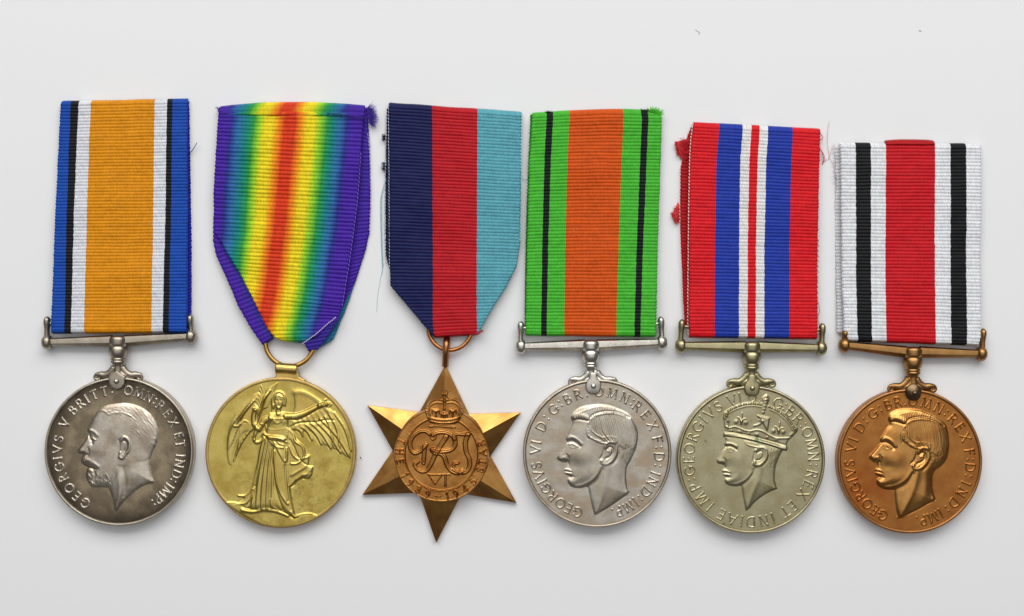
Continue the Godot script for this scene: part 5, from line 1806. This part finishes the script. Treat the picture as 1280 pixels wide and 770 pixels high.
	var spots := [Vector3(849, 561, 3.0), Vector3(946, 549, 4.5), Vector3(952, 553, 3.0), Vector3(1029, 566, 3.2), Vector3(1021, 608, 2.0), Vector3(882, 551, 1.6), Vector3(1016, 611, 1.4), Vector3(866, 615, 1.2), Vector3(905, 655, 1.6), Vector3(1001, 655, 1.5)]
	var paint := func(px: float, py: float, l: int) -> Color:
		var c := old_metal(a, b, px, py, 5.0, 1.1, 0.05)
		if l >= 10 or l == 1: c = c * 1.04
		for s in spots:
			var d: float = Vector2(px - s.x, py - s.y).length() / s.z
			if d < 2.0:
				c = c.lerp(green if s.z > 1.8 else lin(90, 84, 60), clampf(exp(-d * d) * (0.6 + patina.get_noise_2d(px * 9.0, py * 9.0)), 0.0, 0.85))
		return c
	var mf := metal(0.38, 0.8)
	emit_relief(t, f, rel, h0, paint, r - 4.3, cx, cy, mf, "portrait", "", metal(0.36, 0.7))
	put(t, "rim", rim_mesh(f, cx, cy, r, h0, lin(178, 168, 136)), mf)
	suspension(t, f, Vector2(851, 432.5), Vector2(1028.5, 435.5), Vector2(853.0, 399.5), Vector2(1029.0, 404.5), Vector2(940.5, 427), Vector2(939.8, 484.5), lin(166, 158, 122), metal(0.32), 1, lin(176, 168, 134))
	var rb := group_node(t, "ribbon")
	var red := lin(214, 26, 34)
	var blue := lin(34, 58, 160)
	var white := lin(226, 224, 222)
	var stripes := [[red, -1, 0.207, -1, 0.2, null, "red edge stripe"], [blue, 0.207, 0.387, 0.2, 0.388, null, "blue stripe"], [white, 0.387, 0.456, 0.388, 0.454, null, "white stripe"], [red, 0.456, 0.52, 0.454, 0.517, null, "thin red middle stripe"], [white, 0.52, 0.586, 0.517, 0.583, null, "white stripe"], [blue, 0.586, 0.779, 0.583, 0.778, null, "blue stripe"], [red, 0.779, 2, 0.778, 2, null, "red edge stripe"]]
	strip(rb, f, [[150.3, 159.0, 867.8, 1028.2, 0, 1, 8.5], [195, 204, 863.2, 1026.5, 0, 1, 10], [296, 300, 861.6, 1024.0, 0, 1, 11], [400, 402, 861.0, 1022.8, 0, 1, 15], [422.5, 424.5, 861.6, 1022.6, 0, 1, 15]], stripes, 4.25, 41)
	strip(rb, f, [[156, 165, 866.0, 1018.0, 0, 1, 1.4], [172, 180, 859.5, 1018, 0, 1, 1.4], [210, 216, 852.0, 1018, 0, 1, 1.4], [275, 280, 851.5, 1018, 0, 1, 1.4], [408, 412, 857.0, 1018, 0, 1, 6]], [[lin(176, 14, 26), -1, 2, -1, 2, null, "darker red back layer"]], 4.25, 42, 0.0, 0.0, 0.3, "back_layer")
	edge_stitches(rb, f, pts(0, 0, 1, [866.8, 152, 863.0, 196, 861.2, 296, 860.6, 400, 861.2, 420]), 10.2, 4.25, 0.62, 0.5, lin(238, 214, 206), "white stitches along the front left edge")
	edge_stitches(rb, f, pts(0, 0, 1, [852.0, 206, 851.4, 275, 853.6, 340, 856.6, 404]), 3.6, 4.25, 0.55, 0.4, lin(232, 190, 184), "pale stitches along the back left edge")
	edge_stitches(rb, f, pts(0, 0, 1, [1024.0, 296, 1023.0, 360, 1022.4, 420]), 8.5, 6.5, 0.4, 1.6, lin(190, 30, 44), "red zigzag thread along the right edge")
	# turned-out flaps on the left
	put(rb, "frayed_flap", plate(flat_pts(f, pts(0, 0, 1, [847, 175.5, 862, 171.5, 865, 178, 863, 196, 852.5, 197, 850, 188])), 1.6 * S, 3.0 * S, 0.4 * S, lin(190, 20, 32)), M.thread, "crimson flap of torn ribbon")
	put(rb, "frayed_flap", plate(flat_pts(f, pts(0, 0, 1, [849.5, 251, 851.5, 258, 852.5, 276, 846, 275, 841.2, 270, 844, 262])), 1.0 * S, 2.2 * S, 0.4 * S, lin(222, 56, 60)), M.thread, "bright red flap of torn ribbon")
	fray(rb, f, Vector2(848, 176), Vector2(851, 192), Vector2(-1, 0.1), 4.5, 0.8, 160, 2.2, 0.2, lin(214, 50, 60))
	fray(rb, f, Vector2(843, 264), Vector2(849, 276), Vector2(-0.8, 0.7), 4.5, 0.8, 160, 1.6, 0.2, lin(226, 84, 88))
	fray(rb, f, Vector2(864, 174), Vector2(864, 196), Vector2(-1, 0.0), 15.0, 0.25, 140, 3.0, 0.24, lin(204, 28, 40))
	fray(rb, f, Vector2(852, 256), Vector2(852, 276), Vector2(-1, 0.35), 10.0, 0.3, 110, 2.2, 0.24, lin(226, 60, 64))
	var rose := lin(214, 96, 110)
	loose_thread(rb, f, pts(0, 0, 1, [1027, 166, 1030.5, 169, 1030.0, 173, 1027, 172]), 6, 4, 0.5, rose)
	loose_thread(rb, f, pts(0, 0, 1, [1027, 184, 1030.5, 190, 1032.5, 197, 1031.5, 204]), 6, 1, 0.6, rose)
	loose_thread(rb, f, pts(0, 0, 1, [1027.5, 185, 1032, 191, 1034, 198, 1031, 203]), 6, 1, 0.4, rose)
	loose_thread(rb, f, pts(0, 0, 1, [1031, 203, 1035, 199, 1040, 195, 1038.5, 185, 1037.5, 172, 1038.5, 158, 1040, 150]), 1, 2, 0.3, lin(226, 160, 170))
	loose_thread(rb, f, pts(0, 0, 1, [1040, 195, 1043, 186, 1047, 178]), 2, 1, 0.22, lin(226, 176, 184))
	loose_thread(rb, f, pts(0, 0, 1, [1040, 195, 1046, 206, 1048, 230, 1046.5, 260]), 1, 1, 0.2, lin(226, 186, 192))
	loose_thread(rb, f, pts(0, 0, 1, [1025, 378, 1027, 388, 1025, 398, 1028, 406]), 6, 3, 0.32, rose)
